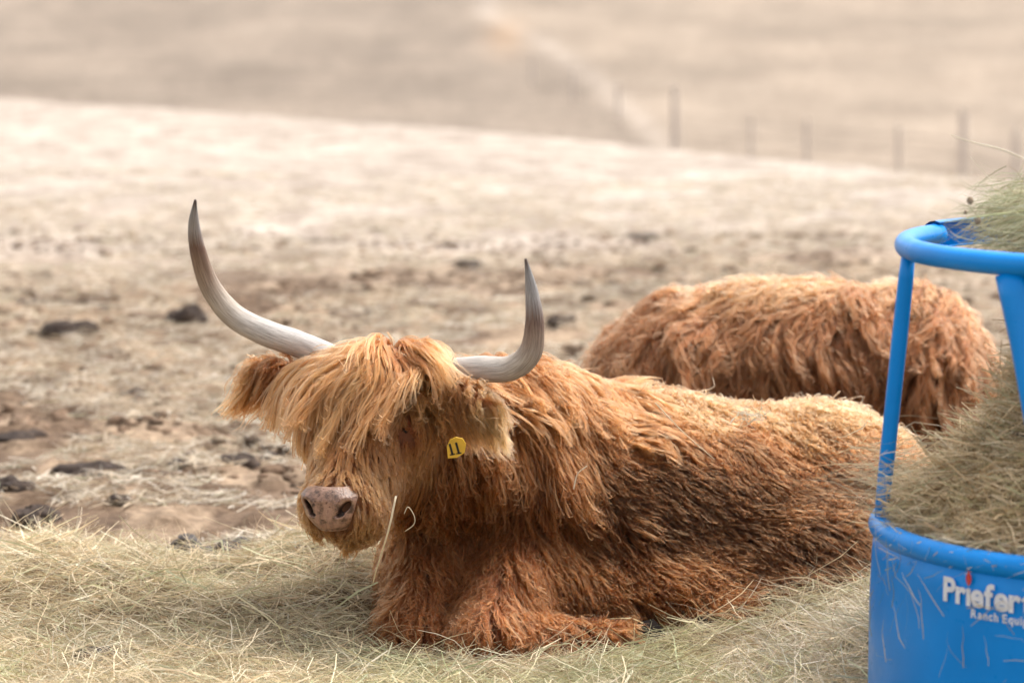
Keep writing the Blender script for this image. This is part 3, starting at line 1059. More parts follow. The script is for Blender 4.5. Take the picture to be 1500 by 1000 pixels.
def coat_length(P):
    a, z, side, h, hd, back, flank, below, nzv = cow_regions(P)
    L = np.interp(a, [-.3, 0, .2, .5], [.15, .19, .15, .085]) * (.75 + .5 * nzv)
    L = L * (1 - flank) + .098 * flank
    L = np.where((back > .5) & (a > .25), .095, L)
    L = np.where(z < .24, np.minimum(L, .070 + .40 * np.maximum(z, 0)), L)
    hh, hr = h[:, 1], np.abs(h[:, 0])
    Lh = np.interp(hh, [.0, .15, .25, .36, .41, .44], [.11, .10, .07, .042, .016, .009])
    Lh = Lh + .035 * sstep(-.10, -.2, h[:, 2]) * sstep(.42, .3, hh) + .03 * sstep(-.15, -.19, h[:, 2]) * sstep(.3, .4, hh)
    for e in EYES: Lh = np.minimum(Lh, .010 + .6 * np.maximum(np.linalg.norm(P - (e - hv * .012), axis=1) - .010, 0))
    dm = np.min(np.linalg.norm(P[:, None] - catmull(MOUTH, 10)[None], axis=2), axis=1)
    dn = np.linalg.norm(P - NOSE_P, axis=1)
    Lh = np.minimum(Lh, .008 + .45 * np.maximum(np.minimum(dm * 1.1, dn - .055) - .014, 0))
    return L * (1 - hd) + Lh * hd


def no_hair(P):
    h = head_co(P)
    wv = nrm(hv * .74 + nv * .67); tv = np.cross(wv, rv); tv = tv if tv @ nv > 0 else -tv
    q = P - NOSE_P
    nose = (np.abs(q @ rv) < np.interp(q @ tv, [-.06, .05], [.046, .068])) & (q @ tv < .047) & (q @ tv > -.053) & (q @ wv > -.03)
    eye = np.zeros(len(P), bool)
    for e in EYES:
        d = P - e
        eye |= (np.abs(d @ rv) < .015) & (np.abs(d @ hv) < .007)
    for m in catmull(MOUTH, 24): eye |= np.linalg.norm(P - m, axis=1) < .014
    low = P[:, 2] < -.02
    return nose | eye | low


def view_w(P):
    """fewer roots on the side away from the viewer"""
    return np.where((cow1.grad(P, .01) * nrm(EYE - P)).sum(-1) > -.15, 1.0, .22)


# guides over the whole animal
gp_ = tri_sample(bV, bQ, 11000, view_w)
gp_ = gp_[~no_hair(gp_)]
gn_ = cow1.grad(gp_)
a_, z_, side_, h_, hd_, back_, flank_, below_, nz_ = cow_regions(gp_)
gl_ = coat_length(gp_) * rng.uniform(.75, 1.25, len(gp_))
lift_ = .22 + .22 * back_ * (1 - hd_) + .28 * flank_ - .02 * hd_
sw_ = np.where(hd_ > .5, np.where(h_[:, 1] > .36, .10, .18), np.where(flank_ > .5, .55, .42))
G1 = grow(gp_, gn_, gl_, cow1_flow, lift_, cow1, K=8, turn=.45, grav=.10, swirl=sw_, sfreq=8.0)


def trim(G, pts, rad):
    """clip guide locks short where they would lie over the lips or the eyes"""
    idx = np.nonzero(np.linalg.norm(G[:, 0] - pts.mean(0), axis=1) < .25)[0]
    d = np.min(np.linalg.norm(G[idx][:, :, None] - pts[None, None], axis=-1), axis=2)
    nr = d < rad
    for r_, i_ in enumerate(idx):
        if nr[r_].any():
            first = nr[r_].argmax()
            K_ = G.shape[1]
            k_ = np.linspace(0, max(first - .8, .5), K_); a0 = np.minimum(k_.astype(int), K_ - 2); f_ = (k_ - a0)[:, None]
            G[i_] = G[i_][a0] * (1 - f_) + G[i_][a0 + 1] * f_


trim(G1, catmull(MOUTH, 16) + cow1.grad(catmull(MOUTH, 16)) * .006, .025)
for e_ in EYES: trim(G1, e_[None] + cow1.grad(e_[None]) * .008, .014)

roots = tri_sample(bV, bQ, 60000, view_w)
roots = roots[~no_hair(roots)]
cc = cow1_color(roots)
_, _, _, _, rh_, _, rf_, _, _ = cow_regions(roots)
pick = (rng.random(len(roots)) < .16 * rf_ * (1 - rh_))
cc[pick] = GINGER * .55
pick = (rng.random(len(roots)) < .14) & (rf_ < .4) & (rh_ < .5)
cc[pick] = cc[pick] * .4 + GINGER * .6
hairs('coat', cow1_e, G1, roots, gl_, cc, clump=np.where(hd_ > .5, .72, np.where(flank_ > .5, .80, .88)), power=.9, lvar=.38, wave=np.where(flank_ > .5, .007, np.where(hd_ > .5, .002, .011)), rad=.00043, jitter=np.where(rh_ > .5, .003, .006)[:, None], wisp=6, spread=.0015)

# shaggy fringe over the forehead, parted at the crown
def fringe_w(P):
    h = head_co(P)
    return ((h[:, 1] < .135) & (h[:, 2] > -.16) & (h[:, 0] > -.085) & (h[:, 0] < .14) & (headf(P) < .02)).astype(float) * (1.2 - 5 * np.abs(h[:, 1] - .03).clip(0, .2))


fp = tri_sample(bV, bQ, 760, fringe_w)
fn_ = cow1.grad(fp)
fh = head_co(fp)
fl_ = (.15 + .18 * rng.random(len(fp))) * (1.12 - .35 * np.clip(np.abs(fh[:, 0]) / .15, 0, 1)) * (1 - .25 * sstep(.03, .13, fh[:, 1])) * (1 - .35 * sstep(.03, .09, fh[:, 0]))


def fringe_flow(P, n):
    h = head_co(P)
    hr, hh = h[:, 0], h[:, 1]
    fan = np.clip((hr - .03) / .12, -.65, 1.2) * sstep(.22, .0, hh) * .8 - .05 * sstep(.2, .0, hh)
    v = hv[None] + rv[None] * fan[:, None] - nv[None] * .25 + np.array([0, 0, -.4])[None]
    return tangent(v, n)


GF = grow(fp, fn_, fl_, fringe_flow, .50, cow1, K=11, turn=.32, grav=.12, swirl=.60, sfreq=12.0, seed=3.0, clear=.012)
fr_roots = tri_sample(bV, bQ, 7400, fringe_w)
fc = np.repeat((GINGER * 1.06)[None], len(fr_roots), 0)
hairs('fringe', cow1_e, GF, fr_roots, fl_, fc, clump=.86, power=.85, wave=.009, wfreq=1.6, rad=.00052, jitter=.008, fly=.06, wisp=5, spread=.0017)

# mane locks falling from the ridge of the neck over the shoulder
def mane_w(P):
    a, z, side, h, hd, back, flank, below, nz = cow_regions(P)
    return ((below < .09) & (a > -.14) & (a < .30) & (hd < .3)).astype(float)


mp_ = tri_sample(bV, bQ, 520, mane_w)
mn_ = cow1.grad(mp_)
ml_ = rng.uniform(.09, .19, len(mp_))
GM = grow(mp_, mn_, ml_, cow1_flow, .55, cow1, K=10, turn=.30, grav=.12, swirl=.55, sfreq=9.0, seed=8.0, clear=.014)
mr = tri_sample(bV, bQ, 4200, mane_w)
hairs('mane', cow1_e, GM, mr, ml_, np.repeat((GINGER * .62 + RUST * .35)[None], len(mr), 0), clump=.88, power=.8, wave=.010, wfreq=1.5, rad=.00052, jitter=.006)


def loft_leaf(base, tip, wdir, width, thick, n=14, m=12, curl=.25):
    """ear: a thick cupped leaf"""
    ax = tip - base; L = np.linalg.norm(ax); ax = ax / L
    wd = nrm(wdir - ax * (wdir @ ax)); th = np.cross(ax, wd)
    V = []
    for i in range(n):
        t = i / (n - 1)
        wv = width * (math.sin(math.pi * (t * .88 + .08)) ** .8) * .5
        for j in range(m):
            a = 2 * math.pi * j / m
            V.append(base + ax * t * L + wd * wv * math.cos(a) + th * (thick * .5 * math.sin(a) * (1 - .6 * t) + curl * wv * math.cos(a) ** 2))
    V = np.array(V)
    Fc = [(i * m + j, i * m + (j + 1) % m, (i + 1) * m + (j + 1) % m, (i + 1) * m + j) for i in range(n - 1) for j in range(m)]
    return V, np.array(Fc), ax, wd, th


def ear(parent, base, tip, wdir, width, col, hang, ln=.11, nh=5200):
    V, Q, ax, wd, th = loft_leaf(base, tip, wdir, width, .03)
    e = mesh_obj('ear', V, Q, M_SKIN, parent, col=np.repeat(col[None] * .5, len(V), 0))
    es = SDF(); L = np.linalg.norm(tip - base)
    es.ell((base + tip) / 2, (L * .5, width * .5, .022), np.stack([ax, wd, th]), .01)
    g = tri_sample(V, Q, 260)
    gn = es.grad(g)
    gl = (.35 + 1.15 * rng.random(len(g)) ** 1.6) * ln
    def flow(P, n):
        v = hang[None] + .55 * ax[None] + .45 * vecnoise(P, 25.0, 1.0)
        return tangent(v, n) * .8 + hang[None] * .5
    G = grow(g, gn, gl, flow, .45, es, K=9, turn=.4, grav=.22, swirl=.22, sfreq=12.0, clear=.004)
    r = tri_sample(V, Q, nh // 5)
    s = ((r - base) @ ax) / L
    c = col[None] * (.62 + .55 * sstep(.35, 1.0, s))[:, None]
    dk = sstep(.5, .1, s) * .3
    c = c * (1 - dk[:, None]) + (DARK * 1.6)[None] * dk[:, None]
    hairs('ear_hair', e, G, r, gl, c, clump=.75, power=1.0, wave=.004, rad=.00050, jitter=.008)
    return e


ear(cow1_e, at(440, 545, 7.66), at(362, 548, 7.70), np.array([0.1, .6, -.8]), .055, GINGER * 1.1, np.array([-.30, -.1, -1.0]), .10, 5500)
ear(cow1_e, at(632, 572, 7.54), at(722, 596, 7.40), np.array([.1, .55, -.8]), .075, BLOND * .35 + GINGER * .75, np.array([.20, -.1, -1.0]), .088, 8000)


def horn(parent, pts, rads, name='horn'):
    P = catmull(np.array(pts), 70)
    r = catmull(np.array(rads), 70)[:, 0]
    r = r * (1 + .03 * (vnoise(np.stack([np.arange(70) * .45, np.zeros(70), np.zeros(70)], 1)) - .5))
    seg = 24
    V, Fc = tube(P, np.maximum(r, .001), seg)
    t = np.repeat(np.linspace(0, 1, 70), seg)
    th = np.tile(np.linspace(0, 2 * np.pi, seg, endpoint=False), 70)
    col = np.stack([t, .5 + .5 * np.cos(th), .5 + .5 * np.sin(th)], 1)
    return mesh_obj(name, V, Fc, M_HORN, parent, col=col)


S = F
horn(cow1_e, [at(500, 530, 7.74), at(434, 503, 7.70), at(388, 487, 7.68), at(342, 462, 7.69), at(308, 420, 7.68), at(290, 368, 7.63), at(284, 328, 7.58), at(286, 293, 7.54)],
     [.033, .0325, .0315, .0295, .0255, .0195, .0135, .003])
horn(cow1_e, [at(590, 556, 7.70), at(650, 546, 7.58), at(705, 541, 7.49), at(748, 539, 7.45), at(776, 517, 7.43), at(783, 476, 7.42), at(779, 428, 7.41), at(770, 379, 7.40)],
     [.034, .0335, .032, .030, .028, .0225, .0155, .003])

# nose pad with nostrils
def build_nose():
    wv = nrm(hv * .74 + nv * .67); tv = np.cross(wv, rv); tv = tv if tv @ nv > 0 else -tv
    c0 = NOSE_P + wv * .001
    ns, nt_ = 72, 60
    S_, T_ = np.meshgrid(np.linspace(-1, 1, ns), np.linspace(-1, 1, nt_), indexing='ij')
    t = T_ * .052
    hw = np.interp(T_, [-1, -.6, 0, .6, 1], [.038, .046, .057, .065, .058])
    # corners rounded
    sq = np.sqrt(np.clip(1 - (np.abs(T_) ** 3.2) * .28, 0, 1))
    x = S_ * hw * sq * 1.10
    edge = np.maximum(np.abs(S_), np.abs(T_))
    rr = (np.abs(S_) ** 3 + np.abs(T_) ** 3)
    d = .026 - .018 * rr ** 1.2 - .016 * S_ ** 2 - .006 * T_ ** 2 + .004 * np.exp(-((T_ - .55) / .3) ** 2)
    pit = np.zeros_like(x)
    for sg in (-1, 1):
        for (cx, cy, ang, la, lb, dep) in ((.043, .006, 50, .020, .0085, .032), (.033, -.010, 18, .010, .006, .02)):
            a = math.radians(ang)
            dx, dy = x - sg * cx, t - cy
            u = (dx * sg) * math.cos(a) + dy * math.sin(a); v = -(dx * sg) * math.sin(a) + dy * math.cos(a)
            q = np.sqrt((u / la) ** 2 + (v / lb) ** 2)
            pit = np.maximum(pit, dep * sstep(1.15, .55, q))
        rim = np.exp(-((np.hypot((x - sg * .047) / 1.0, (t - .006) / 1.3) - .019) / .005) ** 2) * .0035
        d = d + rim
    d = d - pit - .0035 * np.exp(-(x / .0035) ** 2) * sstep(.2, -.9, T_)
    d = d + .0014 * (fbm(np.stack([x * 160, t * 160, x * 0], -1), 3) - .5)
    V = c0 + rv * x[..., None] + tv * t[..., None] + wv * d[..., None]
    a = (np.arange(ns - 1)[:, None] * nt_ + np.arange(nt_ - 1)[None]).ravel()
    Q = np.stack([a, a + nt_, a + nt_ + 1, a + 1], 1)
    V = V.reshape(-1, 3)
    col = np.ones((len(V), 3)) * (1 - .85 * sstep(.004, .014, pit.ravel()))[:, None]
    Tt = T_.ravel()[:, None]
    col = col * (1 - .35 * np.exp(-((Tt - .75) / .22) ** 2) * np.array([[1.0, 1.02, 1.05]]))
    mesh_obj('nose', V, Q, M_NOSE, cow1_e, col=col)


build_nose()

for s in (-1, 1):
    c = EYES[0 if s > 0 else 1]; c = c - cow1.grad(c[None])[0] * .015
    V, Fc = revolve([(max(.0005, .017 * math.sin(a)), .017 * math.cos(a)) for a in np.linspace(0, math.pi, 12)], 16, 0, 0)
    V = V - hv * (V @ hv)[:, None] * .4
    mesh_obj('eye', V + c, Fc, M_EYE, cow1_e)
V, Fc = tube(catmull(MOUTH, 24) + cow1.grad(catmull(MOUTH, 24)) * .004, np.interp(np.linspace(0, 1, 24), [0, .2, .8, 1], [.001, .0055, .005, .001]), 8)
mesh_obj('mouth', V, Fc, M_LIP, cow1_e)

# hooves
for p, q in [(at(915, 942, 7.56), at(968, 936, 7.60)), (at(1065, 928, 7.655), at(1015, 932, 7.63)), (at(688, 945, 7.74), at(735, 948, 7.78))]:
    V, Fc = tube(np.array([p, p * .6 + q * .4, q * .8 + p * .2, q]), [.045, .05, .052, .03], 12)
    mesh_obj('hoof', V, Fc, M_HOOF, cow1_e)


# ear tag
def text_mesh(body, size, offset=0.0, res=6):
    cu = bpy.data.curves.new('txt', 'FONT')
    cu.body = body; cu.size = size; cu.offset = offset; cu.resolution_u = res
    cu.extrude = 0
    o = bpy.data.objects.new('txt', cu); COL.objects.link(o)
    dg = bpy.context.evaluated_depsgraph_get()
    me = bpy.data.meshes.new_from_object(o.evaluated_get(dg))
    V = np.array([v.co[:] for v in me.vertices]); Fc = [tuple(p.vertices) for p in me.polygons]
    bpy.data.objects.remove(o); bpy.data.meshes.remove(me); bpy.data.curves.remove(cu)
    return V, Fc


def ear_tag():
    c = at(667, 655, 7.345)
    x = nrm(np.array([.93, -.18, .20])); y = nrm(np.array([-.15, -.25, 1.0])); y = nrm(y - x * (x @ y)); z = np.cross(x, y)
    if z[1] > 0: z = -z
    w_, h_ = .0238, .0228
    out = [(-1, -1), (-.1, -1.12), (.78, -.72), (1.12, .15), (.95, .8), (.35, 1.1), (-.3, .95), (-.78, .3)]
    V = [c + x * a * w_ + y * b * h_ + z * .0015 for a, b in out] + [c + x * a * w_ + y * b * h_ - z * .0015 for a, b in out]
    n = len(out)
    Fc = [tuple(range(n)), tuple(range(n, 2 * n))[::-1]] + [(i, i + n, (i + 1) % n + n, (i + 1) % n) for i in range(n)]
    t = mesh_obj('ear_tag', V, Fc, M_TAG, cow1_e, smooth=False)
    for i, ch in enumerate('11'):
        V, Fc = text_mesh(ch, .040, .0012)
        V2 = np.array([c + x * (v[0] * .85 - .019 + i * .0155) + y * (v[1] - .016) + z * .0022 for v in V])
        mesh_obj('digit', V2, Fc, M_INK, t, smooth=False)
        # slab serif foot as stamped on the tag
        q = [(-.0065, -.0165), (.0065, -.0165), (.0065, -.0135), (-.0065, -.0135)]
        V2 = [c + x * (a - .0105 + i * .0155) + y * b + z * .0024 for a, b in q]
        mesh_obj('digit', V2, [(0, 1, 2, 3)], M_INK, t, smooth=False)
    return t


ear_tag()

# ------------------------------------------------------------------ the cow behind
cow2 = SDF()
I3 = np.eye(3)
cow2.ell(at(1150, 560, 9.50), (.52, .28, .285), I3, .06)
cow2.ell(at(1335, 568, 9.55), (.215, .29, .305), I3, .06)
cow2.ell(at(1000, 590, 9.50), (.26, .26, .25), I3, .08)
cow2.ell(at(1150, 700, 9.50), (.50, .32, .19), I3, .08)
cow2.cone(at(985, 600, 9.62), at(925, 660, 9.95), .18, .12, .08)
cow2.cone(at(925, 665, 9.97), at(1010, 690, 10.2), .12, .07, .05)
cow2.cone(at(1270, 720, 9.3), at(1100, 750, 9.2), .09, .06, .05)
cow2_e = empty('highland_cow', (at(1160, 700, 9.5)[0], 9.5, 0.0))
tag(cow2_e, 'second shaggy light brown highland cow lying behind, its head hidden beyond its back', 'cow', 'highland cows lying in the paddock')
cV, cQ = surface_nets(cow2, (-.2, 8.8, -.02), (1.75, 10.5, .8), .018)
C2 = np.array([0.28, 0.100, 0.042])


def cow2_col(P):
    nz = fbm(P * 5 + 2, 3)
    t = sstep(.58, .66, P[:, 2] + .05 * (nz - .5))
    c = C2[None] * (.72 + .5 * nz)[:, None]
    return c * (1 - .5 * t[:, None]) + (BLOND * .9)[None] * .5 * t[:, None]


mesh_obj('body', cV, cQ, M_SKIN, cow2_e, col=cow2_col(cV) * .22)  # hide tint lowered as painted shade between the hanging locks


def cow2_flow(P, n):
    x = P[:, 0]
    z = P[:, 2]
    s = sstep(.44, .60, z)
    cx = at(1150, 0, 9.5)[0]
    v = np.array([0, 0, -1.0])[None] * (1.0) + np.array([1.0, 0, 0])[None] * (np.clip((x - cx) / .6, -1, 1) * .35 - .55 * s)[:, None]
    v = v + .55 * vecnoise(P, 5.0, 4.0) + np.array([0, -1.0, 0])[None] * .3
    return tangent(v, n)


g2 = tri_sample(cV, cQ, 1700, lambda P: np.where((P[:, 1] < 9.62), 1.0, .2) * np.where(P[:, 2] > .1, 1, .2))
n2 = cow2.grad(g2)
l2 = rng.uniform(.13, .24, len(g2))
G2 = grow(g2, n2, l2, cow2_flow, .42, cow2, K=12, turn=.35, grav=.15, swirl=.52, sfreq=7.0, seed=12.0, clear=.008)
r2 = tri_sample(cV, cQ, 19000, lambda P: np.where((P[:, 1] < 9.62), 1.0, .2) * np.where(P[:, 2] > .1, 1, .2))
hairs('coat', cow2_e, G2, r2, l2, cow2_col(r2), clump=.93, power=.55, wave=.018, wfreq=1.6, rad=.00065, jitter=.009, spread=.0024)

# ------------------------------------------------------------------ hay feeder
FX, FY = at(1672, 500, 6.5)[0], 6.5
RIM_R, TOP_R = .525, .481
RIM_Z, TOP_Z = at(1290, 773, 6.5)[2], at(1324, 362, 6.5)[2]
TUBE = .0228
fe = empty('hay_feeder', (FX, FY, 0.0))
tag(fe, 'blue steel hay feeder with a round tub, open hoop top and white lettering', 'feeder')


def ring(r, z, n=96, a0=0.0, a1=2 * math.pi):
    a = np.linspace(a0, a1, n, endpoint=(a1 - a0) < 6.28)
    return np.stack([FX - r * np.cos(a), FY - r * np.sin(a), np.full(n, z)], 1)   # angle 0 = left, 90 deg = near side


RW = RIM_R + .016
prof = [(RIM_R - .012, RIM_Z), (RW - .004, RIM_Z - .01), (RW, RIM_Z - .06), (RW + .004, .30), (RW + .004, .10), (RW - .004, .03), (RW - .03, .012), (.02, .012), (.02, .03), (RW - .04, .03), (RW - .012, .06), (RW - .008, .3), (RIM_R - .012, RIM_Z - .01)]
V, Fc = revolve(prof, 120, FX, FY)
V = V + 0
tub = mesh_obj('tub', V, Fc, M_PAINT, fe)
V, Fc = tube(ring(RIM_R, RIM_Z, 120), .0240, 16, closed=True)
mesh_obj('tub_rim', V, Fc, M_PAINT, fe)
# hoop: a pipe round the top whose far end slots into an open channel
a_open0, a_open1 = R(-62), R(-38)
V, Fc = tube(ring(TOP_R, TOP_Z, 110, R(-38), R(298)), TUBE, 18)
mesh_obj('hoop', V, Fc, M_PAINT, fe)
# channel: half pipe open towards the middle
pth = ring(TOP_R, TOP_Z, 16, R(-64), R(-36))
V, Fc = [], []
na = 11
for i, p in enumerate(pth):
    rad = nrm(np.array([p[0] - FX, p[1] - FY, 0]))
    for k, rr in ((0, .0300), (1, .0272)):
        for j in range(na):
            t = R(-115 + 230 * j / (na - 1))
            V.append(p + rad * rr * math.cos(t) + UP * rr * math.sin(t))
st = 2 * na
for i in range(len(pth) - 1):
    for j in range(na - 1):
        a = i * st + j
        Fc.append((a, a + 1, a + st + 1, a + st))
        Fc.append((a + na, a + st + na, a + st + na + 1, a + na + 1))
    for j in (0, na - 1):
        a = i * st + j
        Fc.append((a, a + st, a + st + na, a + na))
mesh_obj('joint_channel', np.array(V), Fc, M_PAINT, fe)


def post(a_top, a_bot, w_top, w_bot):
    k = np.linspace(0, 1, 14)
    a = R(a_top) + (R(a_bot) - R(a_top)) * k
    r = TOP_R + (RIM_R - TOP_R) * k
    p = np.stack([FX - r * np.cos(a), FY - r * np.sin(a), TOP_Z - .018 + (RIM_Z + .012 - TOP_Z + .018) * k], 1)
    wd = np.interp(k, [0, .25, 1], [w_top, w_bot * 1.05, w_bot])
    th = np.interp(k, [0, .06, .3, .9, 1], [.85, .95, 1, .95, .8]) * .0165
    am = (R(a_top) + R(a_bot)) / 2
    radial = np.array([-math.cos(am), -math.sin(am), 0])
    V, Fc = tube(p, 1.0, 14, flat=np.stack([th, wd], 1), up=radial)
    return mesh_obj('post', V, Fc, M_PAINT, fe)


post(2, -2, .0180, .0150)
post(47.5, 64, .033, .021)
post(121, 108, .034, .021)
post(178, 182, .018, .015)
post(238, 252, .03, .02)
post(283, 268, .03, .02)
V, Fc = [], []


def lettering(body, name, a0, z0, size, offset, mat, xs=1.0, out=.0006):
    V, Fc = text_mesh(body, size, offset)
    rr = RW + .004 + out
    a = R(a0) + V[:, 0] * xs / rr
    W = np.stack([FX - rr * np.cos(a), FY - rr * np.sin(a), z0 + V[:, 1]], 1)
    me = mesh_obj(name, W, Fc, mat, fe, smooth=False)
    return me


LZ = .383
# one mesh per letter, spaced along the tub
def word(body, name, a0, z0, size, offset, mat, xs, track):
    x = 0.0
    rr = RW + .004 + .0012
    for ch in body:
        if ch == ' ':
            x += size * .28; continue
        V, Fc = text_mesh(ch, size, offset)
        wch = V[:, 0].max() - V[:, 0].min()
        X = (V[:, 0] - V[:, 0].min()) * xs + x
        a = R(a0) + X / rr
        W = np.stack([FX - rr * np.cos(a), FY - rr * np.sin(a), z0 + V[:, 1]], 1)
        mesh_obj(name, W, Fc, mat, fe, smooth=False)
        yield ch, x, wch * xs
        x += wch * xs + track


rrL = RW + .0052
for ch, x, wd in word('Pr\u0131efert', 'letter', 36.3, LZ, .066, .0023, M_WHITE, 1.0, .0002):
    if ch == '\u0131':
        a = R(36.3) + (x + wd / 2) / rrL
        t_ = np.array([math.sin(a), -math.cos(a), 0]); c_ = np.array([FX - rrL * math.cos(a), FY - rrL * math.sin(a), LZ + .0515])
        oV = [c_ + t_ * dx + UP * dz for dx, dz in [(0, -.016), (.0055, -.007), (.0072, .001), (.004, .010), (0, .017), (-.004, .010), (-.0072, .001), (-.0055, -.007)]]
        mesh_obj('flame_mark', oV, [tuple(range(8))], M_RED, fe, smooth=False)
for _ in word('Ranch Equipment', 'letter', 44.0, LZ - .0235, .0235, .0006, M_WHITE, .95, .0028): pass


# ------------------------------------------------------------------ hay in the feeder
def hay_profile(r):
    return np.interp(r, [0, .10, .17, .22, .25, .28, .36, .44, .50], [1.16, 1.13, 1.05, .84, .77, .71, .60, .535, .485])


def feeder_hay():
    parts = []
    # inner bulk so that no gap shows through
    n = 26000
    r = .505 * np.sqrt(rng.random(n)); an = rng.uniform(0, 2 * np.pi, n)
    nzr = (vnoise(np.stack([np.cos(an) * 3, np.sin(an) * 3, r * 0], 1)) - .5) * .06
    z = hay_profile(r) + nzr - .05 + .055 * rng.random(n)
    steep = sstep(.20, .24, r) * sstep(.32, .27, r)
    z = np.where((steep > .3), z - rng.random(n) * .10, z)
    x, y = FX + r * np.cos(an), FY + r * np.sin(an)
    az = rng.uniform(0, 2 * np.pi, n); el = rng.normal(-.1, .35, n)
    D = np.stack([np.cos(az) * np.cos(el), np.sin(az) * np.cos(el), np.sin(el)], 1)
    L = rng.uniform(.08, .30, n)
    rr = np.hypot(x - FX, y - FY)
    L = np.where(rr > .40, L * .55, L * .75)
    parts.append(strands(np.stack([x, y, z], 1), D, L, np.clip(.0023 * np.exp(rng.normal(0, .5, n)), .001, .007), rng.normal(0, .14, n), gain=1.08)[:3])
    # shaggy sides of the stack between hoop and tub
    n = 9000
    an = rng.uniform(0, 2 * np.pi, n); zz = rng.uniform(.72, 1.14, n)
    r = np.interp(zz, [.72, .85, 1.0, 1.1, 1.16], [.27, .205, .19, .205, .17]) + rng.normal(0, .012, n)
    P = np.stack([FX + r * np.cos(an), FY + r * np.sin(an), zz], 1)
    D = nrm(rng.normal(size=(n, 3)) * np.array([1, 1, .5]))
    parts.append(strands(P, D, rng.uniform(.06, .2, n), rng.uniform(.0012, .003, n), rng.normal(0, .15, n), gain=1.0)[:3])
    # tuft spilling out of the top, green stems pointing left
    n = 1700
    an = rng.normal(np.pi, .9, n)
    zz = rng.uniform(1.04, 1.14, n) + .04 * (rng.random(n) < .3)
    r = rng.uniform(.18, .335, n) + .04 * (rng.random(n) < .12)
    P = np.stack([FX + r * np.cos(an), FY + r * np.sin(an), zz], 1)
    D = nrm(np.stack([-np.ones(n) + rng.normal(0, .3, n), rng.normal(0, .35, n), rng.normal(-.22, .3, n)], 1))
    parts.append(strands(P, D, rng.uniform(.06, .20, n), rng.uniform(.0012, .0028, n), rng.normal(0, .12, n), gain=.95, weights=np.array([.15, .1, .3, .3, .08, .05, .02]))[:3])
    # wisps sticking out past the posts on the left
    n = 300
    P = np.stack([rng.normal(FX - .49, .05, n), rng.normal(FY + .05, .14, n), rng.normal(.565, .035, n)], 1)
    D = nrm(np.stack([-np.ones(n), rng.normal(0, .4, n), rng.normal(.0, .32, n)], 1))
    parts.append(strands(P, D, rng.uniform(.08, .22, n), rng.uniform(.001, .0024, n), rng.normal(0, .14, n))[:3])
    # strands hanging over the rim and sticking to the tub
    n = 70
    an = R(1) * rng.uniform(0, 100, n)
    rr = RW + .016
    zz = rng.uniform(.22, RIM_Z + .02, n)
    P = np.stack([FX - rr * np.cos(an), FY - rr * np.sin(an), zz], 1)
    tg = np.stack([np.sin(an), -np.cos(an), 0 * an], 1)
    D = nrm(tg * rng.normal(0, .8, n)[:, None] + UP[None] * rng.normal(.6, .5, n)[:, None])
    parts.append(strands(P, D, rng.uniform(.04, .13, n), rng.uniform(.001, .002, n), rng.normal(0, .08, n))[:3])
    V, Q, C = join(parts)
    C = C * np.where(V[:, 2:3] < 1.0, np.array([[1.08, 1.0, .84]]), np.array([[.95, 1.0, .86]]))
    o = mesh_obj('hay_load', V, Q, M_HAY, col=C, smooth=False)
    tag(o, 'heap of greenish dry hay stuffed in the blue feeder and spilling over its rim', 'hay', kind='stuff')
    # solid core under the strands
    prof = [(r, hay_profile(r) - .07) for r in np.linspace(0.001, .50, 18)] + [(.50, .30)]
    V, Fc = revolve(prof, 60, FX, FY)
    V = V + .03 * (np.stack([fbm(V * 9 + s, 3) for s in (1, 5, 9)], -1) - .5) * np.array([1, 1, 1])
    c = np.array([.11, .085, .05])[None] * (.7 + .6 * fbm(V * 14, 3))[:, None]  # core coloured darker than the strands, shade of the gaps painted in
    k = mesh_obj('hay_core', V, Fc, M_HAY, o, col=c)


feeder_hay()


# ------------------------------------------------------------------ single stalks
def stalk(pts, r0, r1, lab, c=(0.50, .42, .29), n=18, nodes=0):
    P = catmull(np.array(pts), n)
    V, Fc = tube(P, np.linspace(r0, r1, n), 6)
    o = mesh_obj('hay_stalk', V, Fc, M_HAY, origin=P[0], col=np.repeat(np.minimum(np.array(c) * 1.35, .85)[None], len(V), 0))
    tag(o, lab, 'hay stalk', 'single hay stalks')
    return o


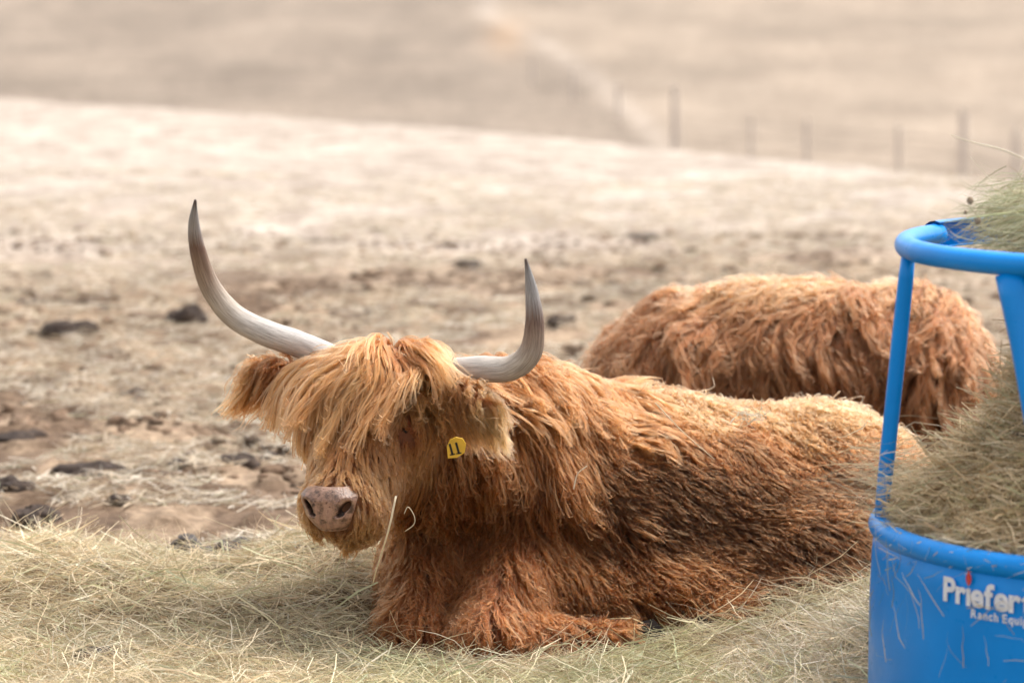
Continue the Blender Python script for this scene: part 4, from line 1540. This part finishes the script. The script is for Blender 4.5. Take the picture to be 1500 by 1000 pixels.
stalk([at(580, 726, 7.16), at(571, 768, 7.15), at(562, 800, 7.18), at(551, 835, 7.25), at(546, 855, 7.3)], .0022, .0014, 'pale stalk hanging beside the red cow\'s mouth', (.56, .47, .33))
stalk([at(592, 752, 7.2), at(598, 742, 7.2), at(607, 756, 7.2), at(606, 768, 7.2), at(593, 778, 7.2)], .0009, .0007, 'thin curled straw on the cheek right of the mouth stalk', (.56, .47, .33))
stalk([at(960, 590, 7.72), at(1000, 632, 7.68), at(1046, 672, 7.66)], .0018, .001, 'long straw lying slantwise on the red cow\'s back', (.50, .40, .27))
stalk([at(840, 716, 7.62), at(846, 694, 7.62), at(860, 682, 7.62)], .0018, .001, 'short bent straw stuck to the cow\'s dark ribs behind the shoulder', (.56, .50, .40))
stalk([at(1393, 198, 6.4), at(1430, 210, 6.4), at(1470, 220, 6.4), at(1520, 242, 6.4)], .0010, .0018, 'topmost pale straw arching high above the feeder hay', (.56, .50, .38))
stalk([at(1383, 326, 6.35), at(1430, 318, 6.35), at(1520, 306, 6.4)], .0010, .0020, 'long green stem jutting left over the feeder hoop', (.36, .37, .18))
stalk([at(1375, 940, 6.05), at(1410, 890, 6.04), at(1390, 850, 6.04), at(1400, 800, 6.05)], .0010, .0008, 'thin straw stuck on the blue tub left of the lettering', (.50, .45, .32)) if False else None
for p, lab in [((1421, 294), 'brown seed head, topmost on the hay above the feeder'), ((1432, 323), 'brown seed head just above the feeder hoop'), ((1414, 311), 'tiny dark seed head between the two larger ones above the feeder')]:
    c = at(p[0], p[1], 6.37)
    rad = .0065 if p[0] != 1414 else .0035
    sd_ = SDF().ell(c, (rad, rad, rad * 1.25))
    V, Q = surface_nets(lambda P: sd_(P) + .003 * (vnoise(P * 700) - .5), c - .014, c + .014, .0016)
    o = mesh_obj('seed_head', V, Q, M_WEED, origin=c)
    tag(o, lab, 'seed head', 'seed heads in the feeder hay')
# wisp of hay left on the cow's back
n = 46
c = at(1098, 606, 7.95)
D = nrm(rng.normal(size=(n, 3)) * np.array([1, .6, .45]))
V, Q, C, _ = strands(c + rng.normal(size=(n, 3)) * np.array([.02, .015, .008]), D, rng.uniform(.03, .09, n), rng.uniform(.0012, .0022, n), rng.normal(0, .2, n))
o = mesh_obj('hay_wisp', V, Q, M_HAY, origin=c, col=C * np.array([.95, 1.0, 1.02]), smooth=False)
tag(o, 'small grey-green wisp of hay caught on the red cow\'s back', 'hay wisp', kind='stuff')

ground_hay([cow1, cow2])
